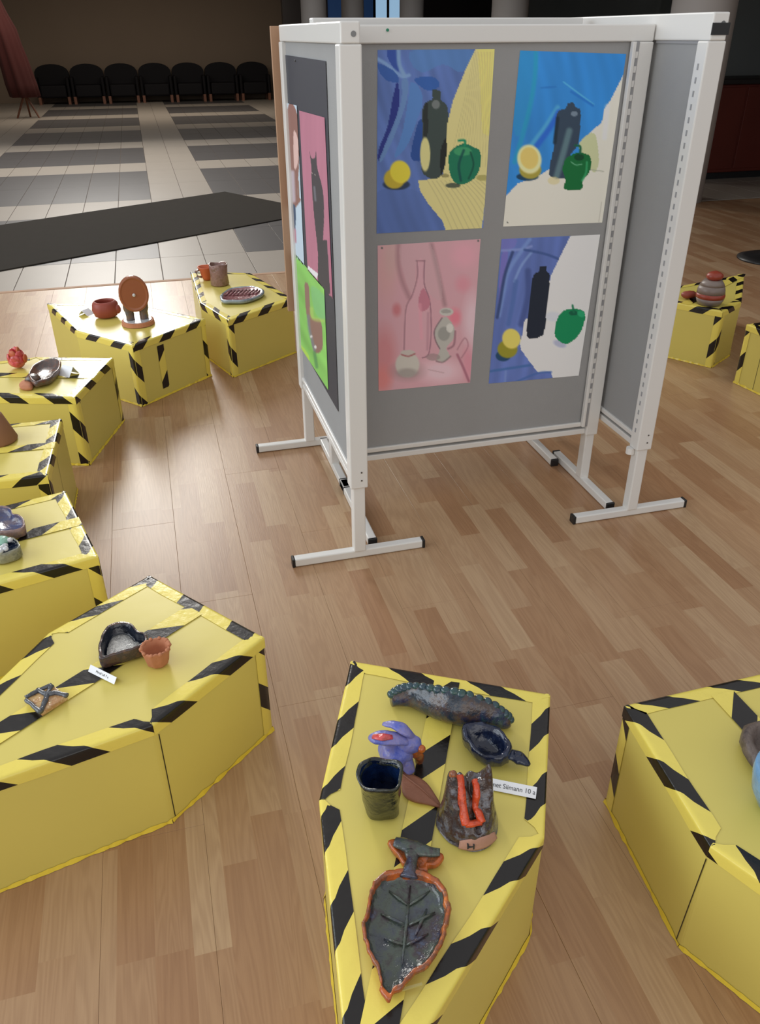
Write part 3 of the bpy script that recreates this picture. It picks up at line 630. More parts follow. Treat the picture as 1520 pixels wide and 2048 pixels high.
def paint4(c):
    c.streak(.08, 100, .12)
    c.blobp(Z4([(260, 110), (420, 100), (400, 200), (260, 240)]), g(88, 88, 150), .8); c.blobp(Z4([(250, 300), (330, 280), (250, 700), (215, 850)]), g(92, 84, 150), .8)
    c.line(Z4([(250, 240), (480, 225), (600, 190)]), 5, g(105, 118, 165), .7); c.line(Z4([(580, 110), (500, 220), (330, 480), (280, 700), (220, 1000)]), 8, g(88, 112, 162), .8)
    c.line(Z4([(380, 260), (290, 520), (230, 860), (200, 1020)]), 6, g(38, 52, 92), .9); c.line(Z4([(600, 260), (480, 420), (400, 600)]), 5, g(105, 130, 172), .6); c.line(Z4([(520, 230), (760, 280), (920, 340)]), 5, g(42, 62, 110), .8)
    c.line(Z4([(560, 480), (560, 760), (480, 1100)]), 12, g(45, 58, 105), .7); c.line(Z4([(420, 600), (380, 860), (330, 1100)]), 9, g(52, 78, 130), .6)
    c.poly(Z4([(1060, 60), (1420, 40), (1150, 1720), (850, 1730), (820, 1650), (680, 1670), (580, 1540), (480, 1400), (460, 1320), (500, 1200), (520, 1050), (600, 1000), (800, 650), (830, 530), (930, 320)]), g(182, 180, 188))
    c.ell(Z4([(850, 1010)])[0], 20, 12, g(150, 155, 178), 0, .7, .4); c.line(Z4([(860, 610), (1330, 625)]), 3, g(165, 168, 182), .5)
    c.line(Z4([(120, 1650), (580, 1580)]), 5, g(45, 80, 130), .8); c.line(Z4([(430, 1770), (680, 1670), (830, 1660)]), 4, g(48, 78, 135), .8); c.line(Z4([(300, 1650), (290, 1790)]), 4, g(92, 112, 160), .6)
    c.blobp(Z4([(700, 430), (775, 420), (775, 480), (815, 540), (790, 800), (750, 1180), (690, 1250), (590, 1270), (545, 1220), (560, 1000), (590, 750), (620, 540), (690, 480)]), g(24, 30, 42))
    c.ell(Z4([(270, 1470)])[0], 15, 11, g(22, 52, 80), 0, .95); c.ell(Z4([(320, 1390)])[0], 20, 18, g(116, 112, 30)); c.ell(Z4([(365, 1270)])[0], 18, 20, g(182, 162, 74), -15)
    c.ell(Z4([(930, 1330)])[0], 14, 7, g(125, 130, 155), 20, .8, .3)
    c.blobp(Z4([(980, 940), (1090, 920), (1200, 940), (1228, 1020), (1180, 1180), (1090, 1290), (990, 1330), (880, 1250), (880, 1130), (910, 1020)]), g(10, 108, 66)); c.ell(Z4([(1090, 970)])[0], 9, 5, g(8, 70, 50), 0, .9); c.line(Z4([(1095, 960), (1080, 880)]), 4, g(14, 92, 60)); c.ell(Z4([(1180, 980)])[0], 8, 6, g(30, 135, 90), 30, .8)
sheet('painting', quad(aty, yP, [(1003, 478), (1200, 469), (1157, 751), (977, 767)]), .0012, (0, -1, 0), paint4, g(70, 88, 145), 110, 150, 'painting bottom right: near-black bottle, lemon and green pepper on blue and white', 'painting', .0)
# left collage on the outer face of the left panel
xF = .5325
back_q = quad(atx, xF, [(566, 109), (652, 122), (677, 823), (601, 690)])
bs = sheet('backing_sheet', back_q, .0012, (-1, 0, 0), lambda c: None, (66, 67, 75), 4, 6, 'tall dark grey backing sheet pinned to the left display panel', 'paper', pins=((.35, .012),))
Za = Zf(540, 20, 4.096); Zb = Zf(540, 480, 4.096)
def paintg(c):
    c.blobp(Za([(160, 770), (200, 780), (235, 900), (245, 1250), (230, 1500), (260, 1560), (160, 1600), (140, 1000)]), (150, 105, 95)); c.blobp(Za([(200, 1000), (235, 1060), (235, 1250), (205, 1290)]), (226, 186, 178)); c.line(Za([(165, 1300), (170, 1560)]), 3, (140, 80, 85)); c.line(Za([(235, 1400), (240, 1560)]), 4, (150, 110, 95))
    c.blobp(Za([(185, 1600), (215, 1620), (215, 1780), (195, 1800)]), (60, 80, 110)); c.line(Za([(210, 1800), (215, 1900)]), 4, (190, 130, 150)); c.line(Za([(190, 1330), (200, 1560)]), 8, (200, 190, 205), .8)
t2 = .0030
sheet('painting', quad(atx, xF, [(575, 206), (595, 211), (610, 532), (583, 503)]), t2, (-1, 0, 0), paintg, (196, 216, 232), 30, 110, 'narrow portrait of a long-haired girl in pale blue on the left collage', 'painting')
def paintc(c):
    c.streak(.02, 90, .3)
    c.blobp(Za([(330, 1150), (345, 1210), (375, 1210), (385, 1160), (395, 1290), (440, 1480), (450, 1700), (440, 2050), (500, 2300), (430, 2380), (400, 2200), (400, 2000), (370, 1700), (350, 1450), (345, 1280)]), (74, 68, 72)); c.line(Za([(370, 1450), (380, 1560)]), 4, (120, 120, 130), .8)
    c.ell(Za([(352, 1335)])[0], 1.2, 1.2, (170, 160, 150)); c.ell(Za([(375, 1350)])[0], 1.2, 1.2, (170, 160, 150))
    c.poly(Zb([(400, 0), (475, 0), (500, 430), (560, 600), (440, 600), (400, 330)]), (70, 66, 70)); c.line(Zb([(490, 0), (510, 400), (495, 450)]), 4, (190, 110, 135)); c.poly(Zb([(318, 210), (400, 275), (390, 320), (315, 240)]), (235, 232, 235))
sheet('painting', quad(atx, xF, [(600, 221), (651, 235), (667, 598), (617, 541)]), t2, (-1, 0, 0), paintc, (190, 118, 140), 70, 180, 'pink painting of a sitting dark cat on the left collage', 'painting')
def paintr(c):
    c.streak(.08, 60, .15)
    c.blobp(Zb([(290, 360), (325, 380), (335, 560), (350, 640), (420, 660), (440, 800), (430, 900), (370, 920), (335, 780), (300, 560)]), (150, 112, 100)); c.line(Zb([(320, 620), (330, 740), (370, 900)]), 6, (120, 140, 150), .6); c.line(Zb([(345, 560), (360, 640), (440, 660)]), 7, (190, 215, 100), .6)
    c.blobp(Zb([(345, 380), (460, 470), (465, 640), (380, 600)]), (128, 200, 130), .7); c.blobp(Zb([(260, 860), (330, 960), (300, 1000)]), (190, 230, 80), .8); c.ell(Zb([(345, 790)])[0], 2.5, 2.5, (230, 225, 220)); c.ell(Zb([(378, 875)])[0], 2.5, 3, (230, 225, 220)); c.line(Zb([(370, 920), (390, 1040)]), 6, (90, 150, 90), .8)
sheet('painting', quad(atx, xF, [(590, 505), (650, 577), (658, 780), (600, 691)]), t2, (-1, 0, 0), paintr, (140, 212, 98), 60, 90, 'green painting of a brown rabbit at the foot of the left collage', 'painting')
# ------------------------------------------------------------------ yellow coffin-shaped boxes
BH = 0.315
def strip(name, sections, parent, uoff=0.0, slant=1.2, mat_=None):
    """sections: list along the length, each a list of points across the tape; UV x carries the slanted stripe coordinate"""
    n = len(sections[0]); V = [p for s_ in sections for p in s_]; m = len(sections)
    Fc = [(j * n + i, j * n + i + 1, (j + 1) * n + i + 1, (j + 1) * n + i) for j in range(m - 1) for i in range(n - 1)]
    org = ROOT[parent]; me = bpy.data.meshes.new(name); me.from_pydata([tuple(Vector(v) - org) for v in V], [], Fc)
    su = [0.0]
    for j in range(1, m): su.append(su[-1] + (Vector(sections[j][n // 2]) - Vector(sections[j - 1][n // 2])).length)
    sv = [0.0]
    for i in range(1, n): sv.append(sv[-1] + (Vector(sections[0][i]) - Vector(sections[0][i - 1])).length)
    uvl = me.uv_layers.new(name='UVMap')
    for p in me.polygons:
        for li in p.loop_indices:
            vi = me.loops[li].vertex_index; j, i = divmod(vi, n); uvl.data[li].uv = (su[j] + uoff + slant * sv[i] + 5.0, sv[i])
    me.materials.append(mat_ or M['tape']); o = newobj(name, me); o.parent = parent; ROOT[o] = org
    me.polygons.foreach_set('use_smooth', [True] * len(me.polygons))
    return o
def ybox(label, P, tapes, centre=None, h=BH, verts=(), seams=(), skip=()):
    """P: [wide-left, wide-right, shoulder-right, tip, shoulder-left] in plan; tapes: per edge (offset, slant) or None"""
    P = [Vector((p[0], p[1])) for p in P]; n = len(P); c = sum(P, Vector((0, 0))) / n
    t = thing('plinth_box', label, 'plinth', (c.x, c.y, 0), 'yellow coffin-shaped plinths')
    MB().prism([(p.x, p.y) for p in P], 0.001, h, .005).obj('body', M['yellow'], t)
    e = .0013
    for i in range(n):
        if tapes[i] is None: continue
        off, sl = tapes[i]; a, b = P[i], P[(i + 1) % n]; d = (b - a); L = d.length; d /= L
        nr = Vector((d.y, -d.x))
        if nr.dot((a + b) / 2 - c) < 0: nr = -nr
        secs = []; m = max(6, int(L / .03)); wt, ws = .037, .031; rs = random.uniform(0, 50)
        for k in range(m + 1):
            s_ = L * k / m; p = a + d * s_
            q = 1 + .10 * noise.noise(Vector((rs, s_ * 9, 0))); lift = .0012 * max(0, noise.noise(Vector((s_ * 14, rs, 3))))
            pts = []
            for (dn, dz) in ((-wt * q, e), (-wt * .5, e + lift * .5), (-.009, e), (-.0045, e - .0001), (0, -.0005), (e - .0001, -.0045), (e, -.009), (e + lift * .5, -ws * .5), (e, -ws * q)):
                pp = p + nr * dn; pts.append(Vector((pp.x, pp.y, h + dz)))
            # mitre: keep the tape inside the outline at its ends
            secs.append(pts)
        # shorten the inner points at both ends so that tapes meet at the corners
        for (si, sg) in ((0, 1), (m, -1)):
            for vi in (0, 1): secs[si][vi] = secs[si][vi] + Vector((d.x, d.y, 0)) * sg * (.030 if vi == 0 else .015)
        strip('hazard_tape', secs, t, off, sl)
    if centre:
        a, b, off, sl, wd = centre; a = Vector(a); b = Vector(b); d = (b - a); L = d.length; d /= L; nr = Vector((d.y, -d.x)); m = int(L / .04); secs = []
        for k in range(m + 1):
            p = a + d * (L * k / m); secs.append([Vector((p.x + nr.x * w_, p.y + nr.y * w_, h + .0024)) for w_ in (-wd / 2, -wd / 5, wd / 5, wd / 2)])
        strip('hazard_tape', secs, t, off, sl)
    for (i, off, sl) in verts:     # vertical tape wrapped round corner i
        p = P[i]; da = (P[i - 1] - p).normalized(); db = (P[(i + 1) % n] - p).normalized(); secs = []; m = 8
        na = Vector((da.y, -da.x)); na = na if na.dot(p - c) > 0 else -na; nb = Vector((db.y, -db.x)); nb = nb if nb.dot(p - c) > 0 else -nb
        for k in range(m + 1):
            z = h - .030 - (h - .034) * k / m; pts = []
            for w_ in (.036, .018, .005): q = p + da * w_ + na * .0017; pts.append(Vector((q.x, q.y, z)))
            for w_ in (.005, .018, .036): q = p + db * w_ + nb * .0017; pts.append(Vector((q.x, q.y, z)))
            secs.append(pts)
        strip('corner_tape', secs, t, off, sl)
    for (i, f, tilt) in seams:    # dark seam down side i at fraction f
        a, b = P[i], P[(i + 1) % n]; d = (b - a).normalized(); nr = Vector((d.y, -d.x)); nr = nr if nr.dot((a + b) / 2 - c) > 0 else -nr
        p = a + (b - a) * f; sec = []
        for k in range(7):
            z = (h - .04) * (1 - k / 6) + .004; q = p + d * tilt * k / 6 + nr * .0009
            sec.append([Vector((q.x - d.x * .0012, q.y - d.y * .0012, z)), Vector((q.x + d.x * .0012, q.y + d.y * .0012, z))])
        strip('side_seam', sec, t, 0, 0, M['black_line'])
    # ragged lip of tape along the floor
    lip = MB()
    for i in range(n):
        a, b = P[i], P[(i + 1) % n]; d = (b - a); L = d.length; d /= L; nr = Vector((d.y, -d.x)); nr = nr if nr.dot((a + b) / 2 - c) > 0 else -nr
        m = max(4, int(L / .012)); V = []
        for k in range(m + 1):
            p = a + d * (L * k / m); j = noise.noise(Vector((k * .9, i * 7.1, h * 31 + c.x * 5)))
            o0 = p + nr * .0012; o1 = p + nr * (.0045 + .004 * j)
            V += [(o0.x, o0.y, .010 + .006 * j), (o1.x, o1.y, .0012)]
        lip.add(V, [(2 * k, 2 * k + 1, 2 * k + 3, 2 * k + 2) for k in range(m)])
    lip.obj('floor_lip', M['yellow_lip'], t)
    return t
def T(u, v, z=BH): 
    p = at(u, v, z); return Vector((p.x, p.y))
def coffin(c, ang, W=.45, S=.355, Tp=.92, ws=None):
    """c = centre of the wide end, ang = outward axis in degrees. returns wide-left(ccw) ... """
    a = math.radians(ang); ax = Vector((math.cos(a), math.sin(a))); pr = Vector((-ax.y, ax.x)); c = Vector(c)
    ws = ws or W
    return [c + pr * W / 2, c - pr * W / 2, c - pr * ws / 2 + ax * S, c + ax * Tp, c + pr * ws / 2 + ax * S]
def between(p, q, Sr, Tp):
    p, q = Vector(p), Vector(q); d = (q - p).normalized(); ax = Vector((d.y, -d.x)); return p, q, ax
# A : centre foreground
PA = [T(702, 1322), T(1100, 1389), T(1088, 1672), T(712, 2294), T(639, 1600)]
axA = ((PA[3] - (PA[0] + PA[1]) / 2)).normalized(); cA = (PA[0] + PA[1]) / 2
boxA = ybox('yellow plinth in the foreground crowded with dark glazed pieces', PA, [(.057, 1.2), (.107, 1.2), (.117, 1.2), (.059, 1.2), (.013, 1.2)], centre=((cA + axA * .015), (cA + axA * .80), .045, -1.2, .058))
# L : large left
PLb = [T(299, 1151), T(528, 1275), T(305, 1450), at(-150, 1500, BH).xy, T(98, 1266)]
cL = (PLb[0] + PLb[1]) / 2; axL = Vector((-.8, -.6)); PLb[3] = cL + axL * .90
boxL = ybox('large yellow plinth at left with the heart bowl and the crossed square tile', PLb, [(.05, .3), (.067, 1.2), (.017, 1.2), (.0, 1.2), (.09, 1.2)], centre=(cL + axL * .03, cL + axL * .86, .15, -1.2, .058), verts=((1, .03, 1.2),), seams=((1, .97, .0),))
# R : right edge
PR = [T(1249, 1411), None, None, None, T(1421, 1692)]
dR = Vector((1, .02)).normalized(); PR[1] = PR[0] + dR * .46; axR = Vector((.02, -1)).normalized(); PR[2] = PR[1] + axR * .36; PR[3] = (PR[0] + PR[1]) / 2 + axR * .93
boxR = ybox('yellow plinth cut off by the right edge of the picture, blue bowl on it', PR, [(.12, 1.2), (.05, -1.2), (.0, -1.2), (.06, 1.2), (.14, -1.2)], verts=((0, .06, 1.2),), seams=((4, .0, .012),), centre=(PR[0] * .5 + PR[1] * .5 + axR * .03, PR[3] - axR * .1, .02, -1.2, .058))
def wedge(p, q, S, Tp, side=1):
    """wide end p->q given by two points in plan, outward axis to the side away from the ring centre"""
    p, q = Vector(p), Vector(q); d = (q - p).normalized(); ax = Vector((d.y, -d.x)); c = (p + q) / 2
    if ax.dot(c - Vector((1.25, 2.6))) < 0: ax = -ax
    return [p, q, q + ax * S, c + ax * Tp, p + ax * S]
B5 = wedge(T(131, 982), T(196, 1112), .35, .9)
ybox('yellow plinth second up the left edge, with the two lidless clay dishes', B5, [(.03, 1.2), (.06, 1.2), (.0, -1.2), (.05, 1.2), (.10, -1.2)], centre=((B5[0] + B5[1]) / 2, B5[3], .09, 1.2, .052), verts=((1, .02, 1.2),))
B4 = wedge(T(123, 838), T(95, 951), .35, .9)
ybox('yellow plinth third up the left edge, with the upturned clay cone', B4, [(.02, 1.2), (.08, -1.2), (.0, -1.2), (.05, 1.2), (.14, -1.2)], centre=((B4[0] + B4[1]) / 2, B4[3], .13, 1.2, .052), verts=((1, .0, 1.2),), seams=((0, .55, .03),))
B3 = wedge(T(226, 716), T(150, 795), .36, .92)
ybox('yellow plinth with the red rose and the brown fish dish', B3, [(.06, 1.2), (.10, 1.2), (.0, -1.2), (.05, 1.2), (.09, 1.2)], centre=((B3[0] + B3[1]) / 2, B3[3], .16, 1.2, .052), verts=((1, .09, 1.2), (0, .02, -1.2)))
B1 = [T(410, 638), T(265, 692), T(152, 662), T(94, 607), T(262, 607)]
ybox('yellow plinth carrying the upright clay disc figure and the red bowl', B1, [(.05, -1.2), (.03, -1.2), (.07, -1.2), (.0, 1.2), (.09, -1.2)], verts=((1, .12, 1.2), (0, .05, 1.2)))
# extra vertical tape on the face of that plinth
_a = B1[1]; _b = B1[0]; _d = (_b - _a).normalized(); _n = Vector((_d.y, -_d.x)); _n = _n if _n.dot(_a - sum(B1, Vector((0, 0))) / 5) > 0 else -_n; _t = [o for o in bpy.data.objects if o.name.startswith('plinth_box')]
_root = [o for o in _t if 'disc figure' in o['label']][0]; _p = _a + _d * .17; sec = []
for k in range(9):
    z = BH - .045 - k * .028; sec.append([Vector((_p.x + _d.x * w_ + _n.x * .002, _p.y + _d.y * w_ + _n.y * .002, z)) for w_ in (-.022, 0, .022)])
strip('corner_tape', sec, _root, .02, 1.2)
B2 = wedge(T(586, 596), T(456, 641), .36, .92)
B2 = [T(586, 598), T(456, 641), T(400, 606), T(381, 544), T(500, 546)]
ybox('yellow plinth furthest back at left, half behind the display panel, with the ribbed oval dish', B2, [(.10, -1.2), (.02, 1.2), (.06, 1.2), (.0, 1.2), (.09, -1.2)], verts=((1, .05, 1.2),))
RA = coffin((2.755, 3.80), 33, .42, .26, .86)
ybox('yellow plinth at the far right with the banded jar', RA, [(.06, 1.2), (.02, -1.2), (.08, -1.2), (.0, 1.2), (.10, 1.2)], verts=((1, .05, 1.2),), centre=((2.755, 3.80), (3.40, 4.22), .1, 1.2, .05))
e0 = Vector((2.855, 3.405)); RB = wedge(e0, e0 + Vector((.05, -.45)), .36, .92)
ybox('yellow plinth partly cut off at the right edge in front of the banded jar plinth', RB, [(.02, -1.2), (.02, -1.2), (.08, -1.2), (.0, 1.2), (.10, 1.2)], verts=((0, .02, 1.2),), seams=((0, .3, .0),))
# ------------------------------------------------------------------ ceramics on the foreground plinth
K = srgb
G_dark = glaze('dark_blue_green_glaze', [K(22, 26, 34), K(40, 52, 66), K(78, 60, 50), K(34, 44, 74), K(62, 86, 82)], 16, .14)
G_knob = glaze('green_blue_glaze', [K(28, 42, 54), K(46, 70, 82), K(42, 74, 66), K(90, 110, 124)], 30, .10)
G_blue = glaze('blue_violet_glaze', [K(66, 82, 176), K(104, 112, 186), K(130, 124, 172), K(72, 92, 196)], 26, .35, coat=.1)
G_deep = glaze('deep_blue_glaze', [K(8, 11, 22), K(14, 22, 46), K(22, 32, 58), K(44, 56, 84)], 30, .06, .7)
G_vase = glaze('black_green_glaze', [K(14, 19, 22), K(26, 32, 32), K(48, 50, 38), K(20, 28, 42)], 28, .16)
G_inblue = glaze('inner_blue_glaze', [K(8, 12, 26), K(18, 36, 74), K(30, 56, 100)], 14, .12)
G_rock = glaze('volcanic_glaze', [K(34, 30, 30), K(72, 66, 66), K(66, 46, 36), K(100, 100, 106), K(40, 38, 40)], 34, .10, .9)
G_lava = glaze('orange_lava_glaze', [K(186, 50, 26), K(214, 78, 34), K(140, 50, 36)], 40, .12)
G_clay = mat('pink_brown_clay', K(176, 132, 112), .8, bump=.4, bscale=90, var=.12, vscale=30)
G_orange = glaze('orange_rim_glaze', [K(204, 104, 34), K(176, 88, 36), K(120, 74, 52), K(214, 118, 44)], 26, .22)
G_leaf = glaze('slate_leaf_glaze', [K(44, 42, 46), K(66, 72, 80), K(74, 84, 74), K(60, 48, 54), K(78, 92, 118)], 15, .09, 1.0, 75)
G_leafblue = glaze('slate_blue_glaze', [K(70, 80, 100), K(86, 100, 140)], 20, .08, .8)
G_brownleaf = mat('brown_leaf_clay', K(146, 96, 72), .6, bump=.5, bscale=120, var=.15, vscale=60)
G_red = glaze('red_glaze', [K(190, 40, 50), K(214, 90, 90), K(160, 60, 50)], 30, .15)
GZ = BH + .0032
def T3(u, v, z): p = at(u, v, z); return Vector((p.x, p.y, p.z))
def base(u, v): p = at(u, v, BH); return Vector((p.x, p.y, GZ))
# 1 arched spiny figure
t = thing('clay_caterpillar', 'long arched dark blue-green glazed clay caterpillar with a beaded ridge', 'sculpture', base(900, 1440))
gp = [(783, 1404, .016), (800, 1396, .023), (828, 1394, .028), (862, 1403, .036), (900, 1413, .043), (940, 1421, .041), (982, 1431, .031), (1010, 1442, .020), (1021, 1449, .009)]
path = [at(u, v, BH + r) for u, v, r in gp]; path = [Vector((p.x, p.y, GZ)) for p in path]
path = smooth_path(path, 5); rad = lerpl([q[2] for q in gp], len(path))
# cross-section: half height = radius, width narrower
m_ = MB(); V = []; n = 18
for i, p in enumerate(path):
    tg = (path[min(i + 1, len(path) - 1)] - path[max(i - 1, 0)]); tg.z = 0; tg.normalize(); sd = Vector((-tg.y, tg.x, 0)); r = rad[i]
    for k in range(n):
        a = 2 * math.pi * k / n; co, si = math.cos(a), math.sin(a)
        wd = r * (.78 if si < 0 else .78 * (1 - .45 * si)); q = Vector((p.x, p.y, GZ + r)) + sd * co * wd + Vector((0, 0, si * r))
        q += sd * .004 * noise.noise(q * 40); V.append(q)
Fc = [(i * n + k, i * n + (k + 1) % n, (i + 1) * n + (k + 1) % n, (i + 1) * n + k) for i in range(len(path) - 1) for k in range(n)] + [tuple(range(n)), tuple(range((len(path) - 1) * n, len(path) * n))]
mk('body', V, Fc, G_dark, t, True)
for i in range(1, len(path) - 1, 2):
    r = rad[i]; jj = noise.noise(Vector((i * 1.7, 0, 0))); MB().blob(Vector((path[i].x + .002 * jj, path[i].y + .005, GZ + 2 * r - .005)), (.0115 + .003 * jj, .011, .009), 12, 8, .002).obj('bead', G_knob, t, True)
# 2 blue rabbit-like creature
t = thing('animal_figurine', 'violet-blue glazed clay animal with long ears and an orange nose', 'figurine', base(798, 1530))
b0 = base(800, 1532); m_ = MB()
m_.blob(b0 + Vector((-.006, .006, .032)), (.036, .038, .033), 24, 16, .007, 45); m_.obj('body', G_blue, t, True)
hd = T3(818, 1487, BH + .062); MB().blob(hd, (.026, .022, .020), 24, 16, .003, 60, -.3).obj('head', G_blue, t, True)
MB().tube(smooth_path([T3(822, 1482, BH + .070), T3(795, 1478, BH + .082), T3(760, 1475, BH + .084), T3(738, 1474, BH + .078)], 5), lerpl([.010, .016, .019, .017, .006], 16), 14, .45, .002).obj('ear', G_blue, t, True)
MB().tube([T3(785, 1474, BH + .091), T3(765, 1474, BH + .094), T3(745, 1473, BH + .090)], [.006, .010, .006], 12, .35).obj('inner_ear', G_red, t, True, 'red glazed inside of the ear')
MB().tube(smooth_path([T3(828, 1474, BH + .070), T3(812, 1462, BH + .090), T3(790, 1450, BH + .096), T3(766, 1447, BH + .090)], 5), lerpl([.010, .014, .013, .010, .005], 16), 14, .5, .002).obj('ear', G_blue, t, True)
MB().blob(T3(843, 1498, BH + .060), .0085, 12, 8).obj('nose', G_orange, t, True, 'orange glazed nose')
MB().tube(smooth_path([T3(800, 1505, BH + .045), T3(812, 1525, BH + .028), T3(822, 1545, BH + .010)], 4), lerpl([.018, .015, .010], 9), 12, 1, .002).obj('leg', G_blue, t, True)
MB().tube(smooth_path([T3(825, 1500, BH + .048), T3(838, 1512, BH + .030), T3(838, 1522, BH + .008)], 4), lerpl([.012, .010, .009], 9), 12, 1, .002).obj('leg', G_orange, t, True)
MB().blob(T3(790, 1530, BH + .015), (.016, .012, .013), 14, 8, .002).obj('paw', G_blue, t, True)
# 3 bird-shaped bowl
zr = BH + .045
out = [(925, 1455), (940, 1449), (965, 1448), (992, 1456), (1012, 1474), (1022, 1492), (1012, 1508), (990, 1514), (965, 1508), (945, 1492), (932, 1474)]
t = thing('bird_bowl', 'shiny deep blue bird-shaped clay bowl with a tail, beside the name card', 'bowl', base(985, 1510))
ol = smooth_loop([T3(u, v, zr) for u, v in out], 4); cc = sum(ol, Vector()) / len(ol)
MB().rings(ol, [(.62, GZ), (.82, GZ + .006), (1.04, BH + .020), (1.08, BH + .036), (1.0, zr + .003), (.86, zr), (.76, BH + .030), (.58, BH + .015), (.3, BH + .011)], amp=.006, sc=60).obj('bowl', G_deep, t, True)
MB().tube(smooth_path([T3(1008, 1505, BH + .030), T3(1030, 1512, BH + .026), T3(1046, 1520, BH + .022), T3(1060, 1530, BH + .016)], 4), lerpl([.016, .013, .016, .011, .004], 13), 14, .6, .002).obj('tail', G_deep, t, True)
MB().blob(T3(1035, 1510, BH + .030), (.012, .009, .007), 12, 8, .002).obj('tail_knob', G_deep, t, True)
# 4 vase
bc = at(765, 1618, BH); hz = .108; r0 = .036
t = thing('clay_vase', 'dark green-black clay vase with a squarish ragged rim, left on the foreground plinth', 'vase', (bc.x, bc.y, BH))
def sq(a): return 1 + .07 * abs(math.sin(2 * (a + .5))) + .03 * math.sin(5 * a)
c0 = Vector((bc.x, bc.y, GZ)); tp = at(760, 1550, BH + hz)
m_ = MB().lathe(c0, [(r0 * .72, 0), (r0 * .90, .006), (r0 * .96, .04), (r0 * .98, .08), (r0 * 1.12, hz - .008), (r0 * 1.14, hz), (r0 * 1.02, hz + .001), (r0 * .92, hz - .012)], 48, sq, lambda a: .005 * math.sin(3 * a + 1), .004)
sh = Vector((tp.x - bc.x, tp.y - bc.y, 0))
m_.V = [v + sh * ((v.z - GZ) / hz) for v in m_.V]; m_.F = m_.F[:-1]; m_.obj('body', G_vase, t, True)
m_ = MB().lathe(c0, [(r0 * .98, hz - .004), (r0 * .86, hz - .02), (r0 * .80, .05), (r0 * .75, .012)], 48, sq, lambda a: .005 * math.sin(3 * a + 1), .003)
m_.V = [v + sh * ((v.z - GZ) / hz) for v in m_.V]; m_.F = m_.F[:-2] + [m_.F[-1]]; m_.obj('inside', G_inblue, t, True)
# 5 brown leaf
t = thing('clay_leaf', 'flat brown clay leaf lying beside the dark vase', 'leaf', base(842, 1585))
ol = smooth_loop([T3(u, v, BH + .008) for u, v in [(797, 1541), (822, 1548), (848, 1562), (866, 1584), (882, 1613), (856, 1608), (830, 1603), (808, 1590), (801, 1566)]], 4)
MB().rings(ol, [(.96, GZ), (1, GZ + .003), (.99, GZ + .007), (.8, GZ + .0085), (.1, GZ + .009)], amp=.001).obj('blade', G_brownleaf, t, True)
MB().tube([T3(801, 1545, BH + .013), T3(840, 1575, BH + .013), T3(876, 1608, BH + .012)], [.0016, .002, .001], 6).obj('midrib', G_brownleaf, t, True)
# 6 volcano
t = thing('clay_volcano', 'rough grey clay volcano with orange lava streams and a bare clay front', 'sculpture', base(935, 1655))
vc = at(936, 1650, BH); RV = .058
def sst(a_, b_, x): x = min(1, max(0, (x - a_) / (b_ - a_))); return x * x * (3 - 2 * x)
def vh(px, py):   # height field over the disc, viewer is at -y
    r = math.hypot(px, py) / RV
    skirt = .024 * sst(1.0, .86, r); top = sst(.88, .70, r)
    slope = .012 + .050 * sst(-.042, .012, py)
    pk = .030 * math.exp(-(((px + .028) / .011) ** 2 + ((py - .020) / .016) ** 2)) + .034 * math.exp(-(((px - .038) / .0085) ** 2 + ((py - .014) / .016) ** 2)) + .014 * math.exp(-(((px + .004) / .010) ** 2 + ((py - .028) / .012) ** 2))
    vl = -.014 * math.exp(-((px - .001) / .006) ** 2)
    return max(.0, skirt + (slope + vl) * top + pk * sst(1.0, .8, r) + .009 * noise.noise(Vector((px * 75, py * 75, 2))) * sst(1, .8, r))
rings_ = 34; na = 90; V = []; 
for j in range(rings_ + 1):
    rr = RV * (j / rings_) ** .8 if j else 0.0001
    for k in range(na):
        a = 2 * math.pi * k / na; wv = 1 + .05 * math.sin(3 * a) + .04 * noise.noise(Vector((math.cos(a) * 3, math.sin(a) * 3, 5)))
        x, y = rr * wv * math.cos(a), rr * wv * math.sin(a); zz = vh(rr * math.cos(a), rr * math.sin(a))
        V.append(Vector((vc.x + x, vc.y + y, GZ + zz + (.012 if j < rings_ else 0))))
Fc = [(j * na + k, j * na + (k + 1) % na, (j + 1) * na + (k + 1) % na, (j + 1) * na + k) for j in range(rings_) for k in range(na)] + [tuple(range(na))]
V += [Vector((v.x, v.y, GZ)) for v in V[rings_ * na:(rings_ + 1) * na]]; n0 = (rings_ + 1) * na
Fc += [(rings_ * na + k, rings_ * na + (k + 1) % na, n0 + (k + 1) % na, n0 + k) for k in range(na)] + [tuple(range(n0, n0 + na))]
mk('mountain', V, Fc, G_rock, t, True)
def surf(px, py, up=.012): return Vector((vc.x + px, vc.y + py, GZ + vh(px, py) + up))
for pts, r in (([(-.016, .022), (-.018, .008), (-.018, -.008), (-.020, -.024), (-.020, -.036)], .0085), ([(.014, .016), (.012, .0), (.006, -.014), (.008, -.026), (.010, -.038)], .0075), ([(-.020, -.034), (-.008, -.038), (.008, -.037)], .007)):
    MB().tube(smooth_path([surf(x, y) for x, y in pts], 5), r, 10, .8, .003).obj('lava_stream', G_lava, t, True, 'orange-red glazed lava stream')
MB().blob(surf(-.028, .020, .008), (.008, .008, .011), 12, 8, .002).obj('peak', G_orange, t, True, 'orange-brown tip')
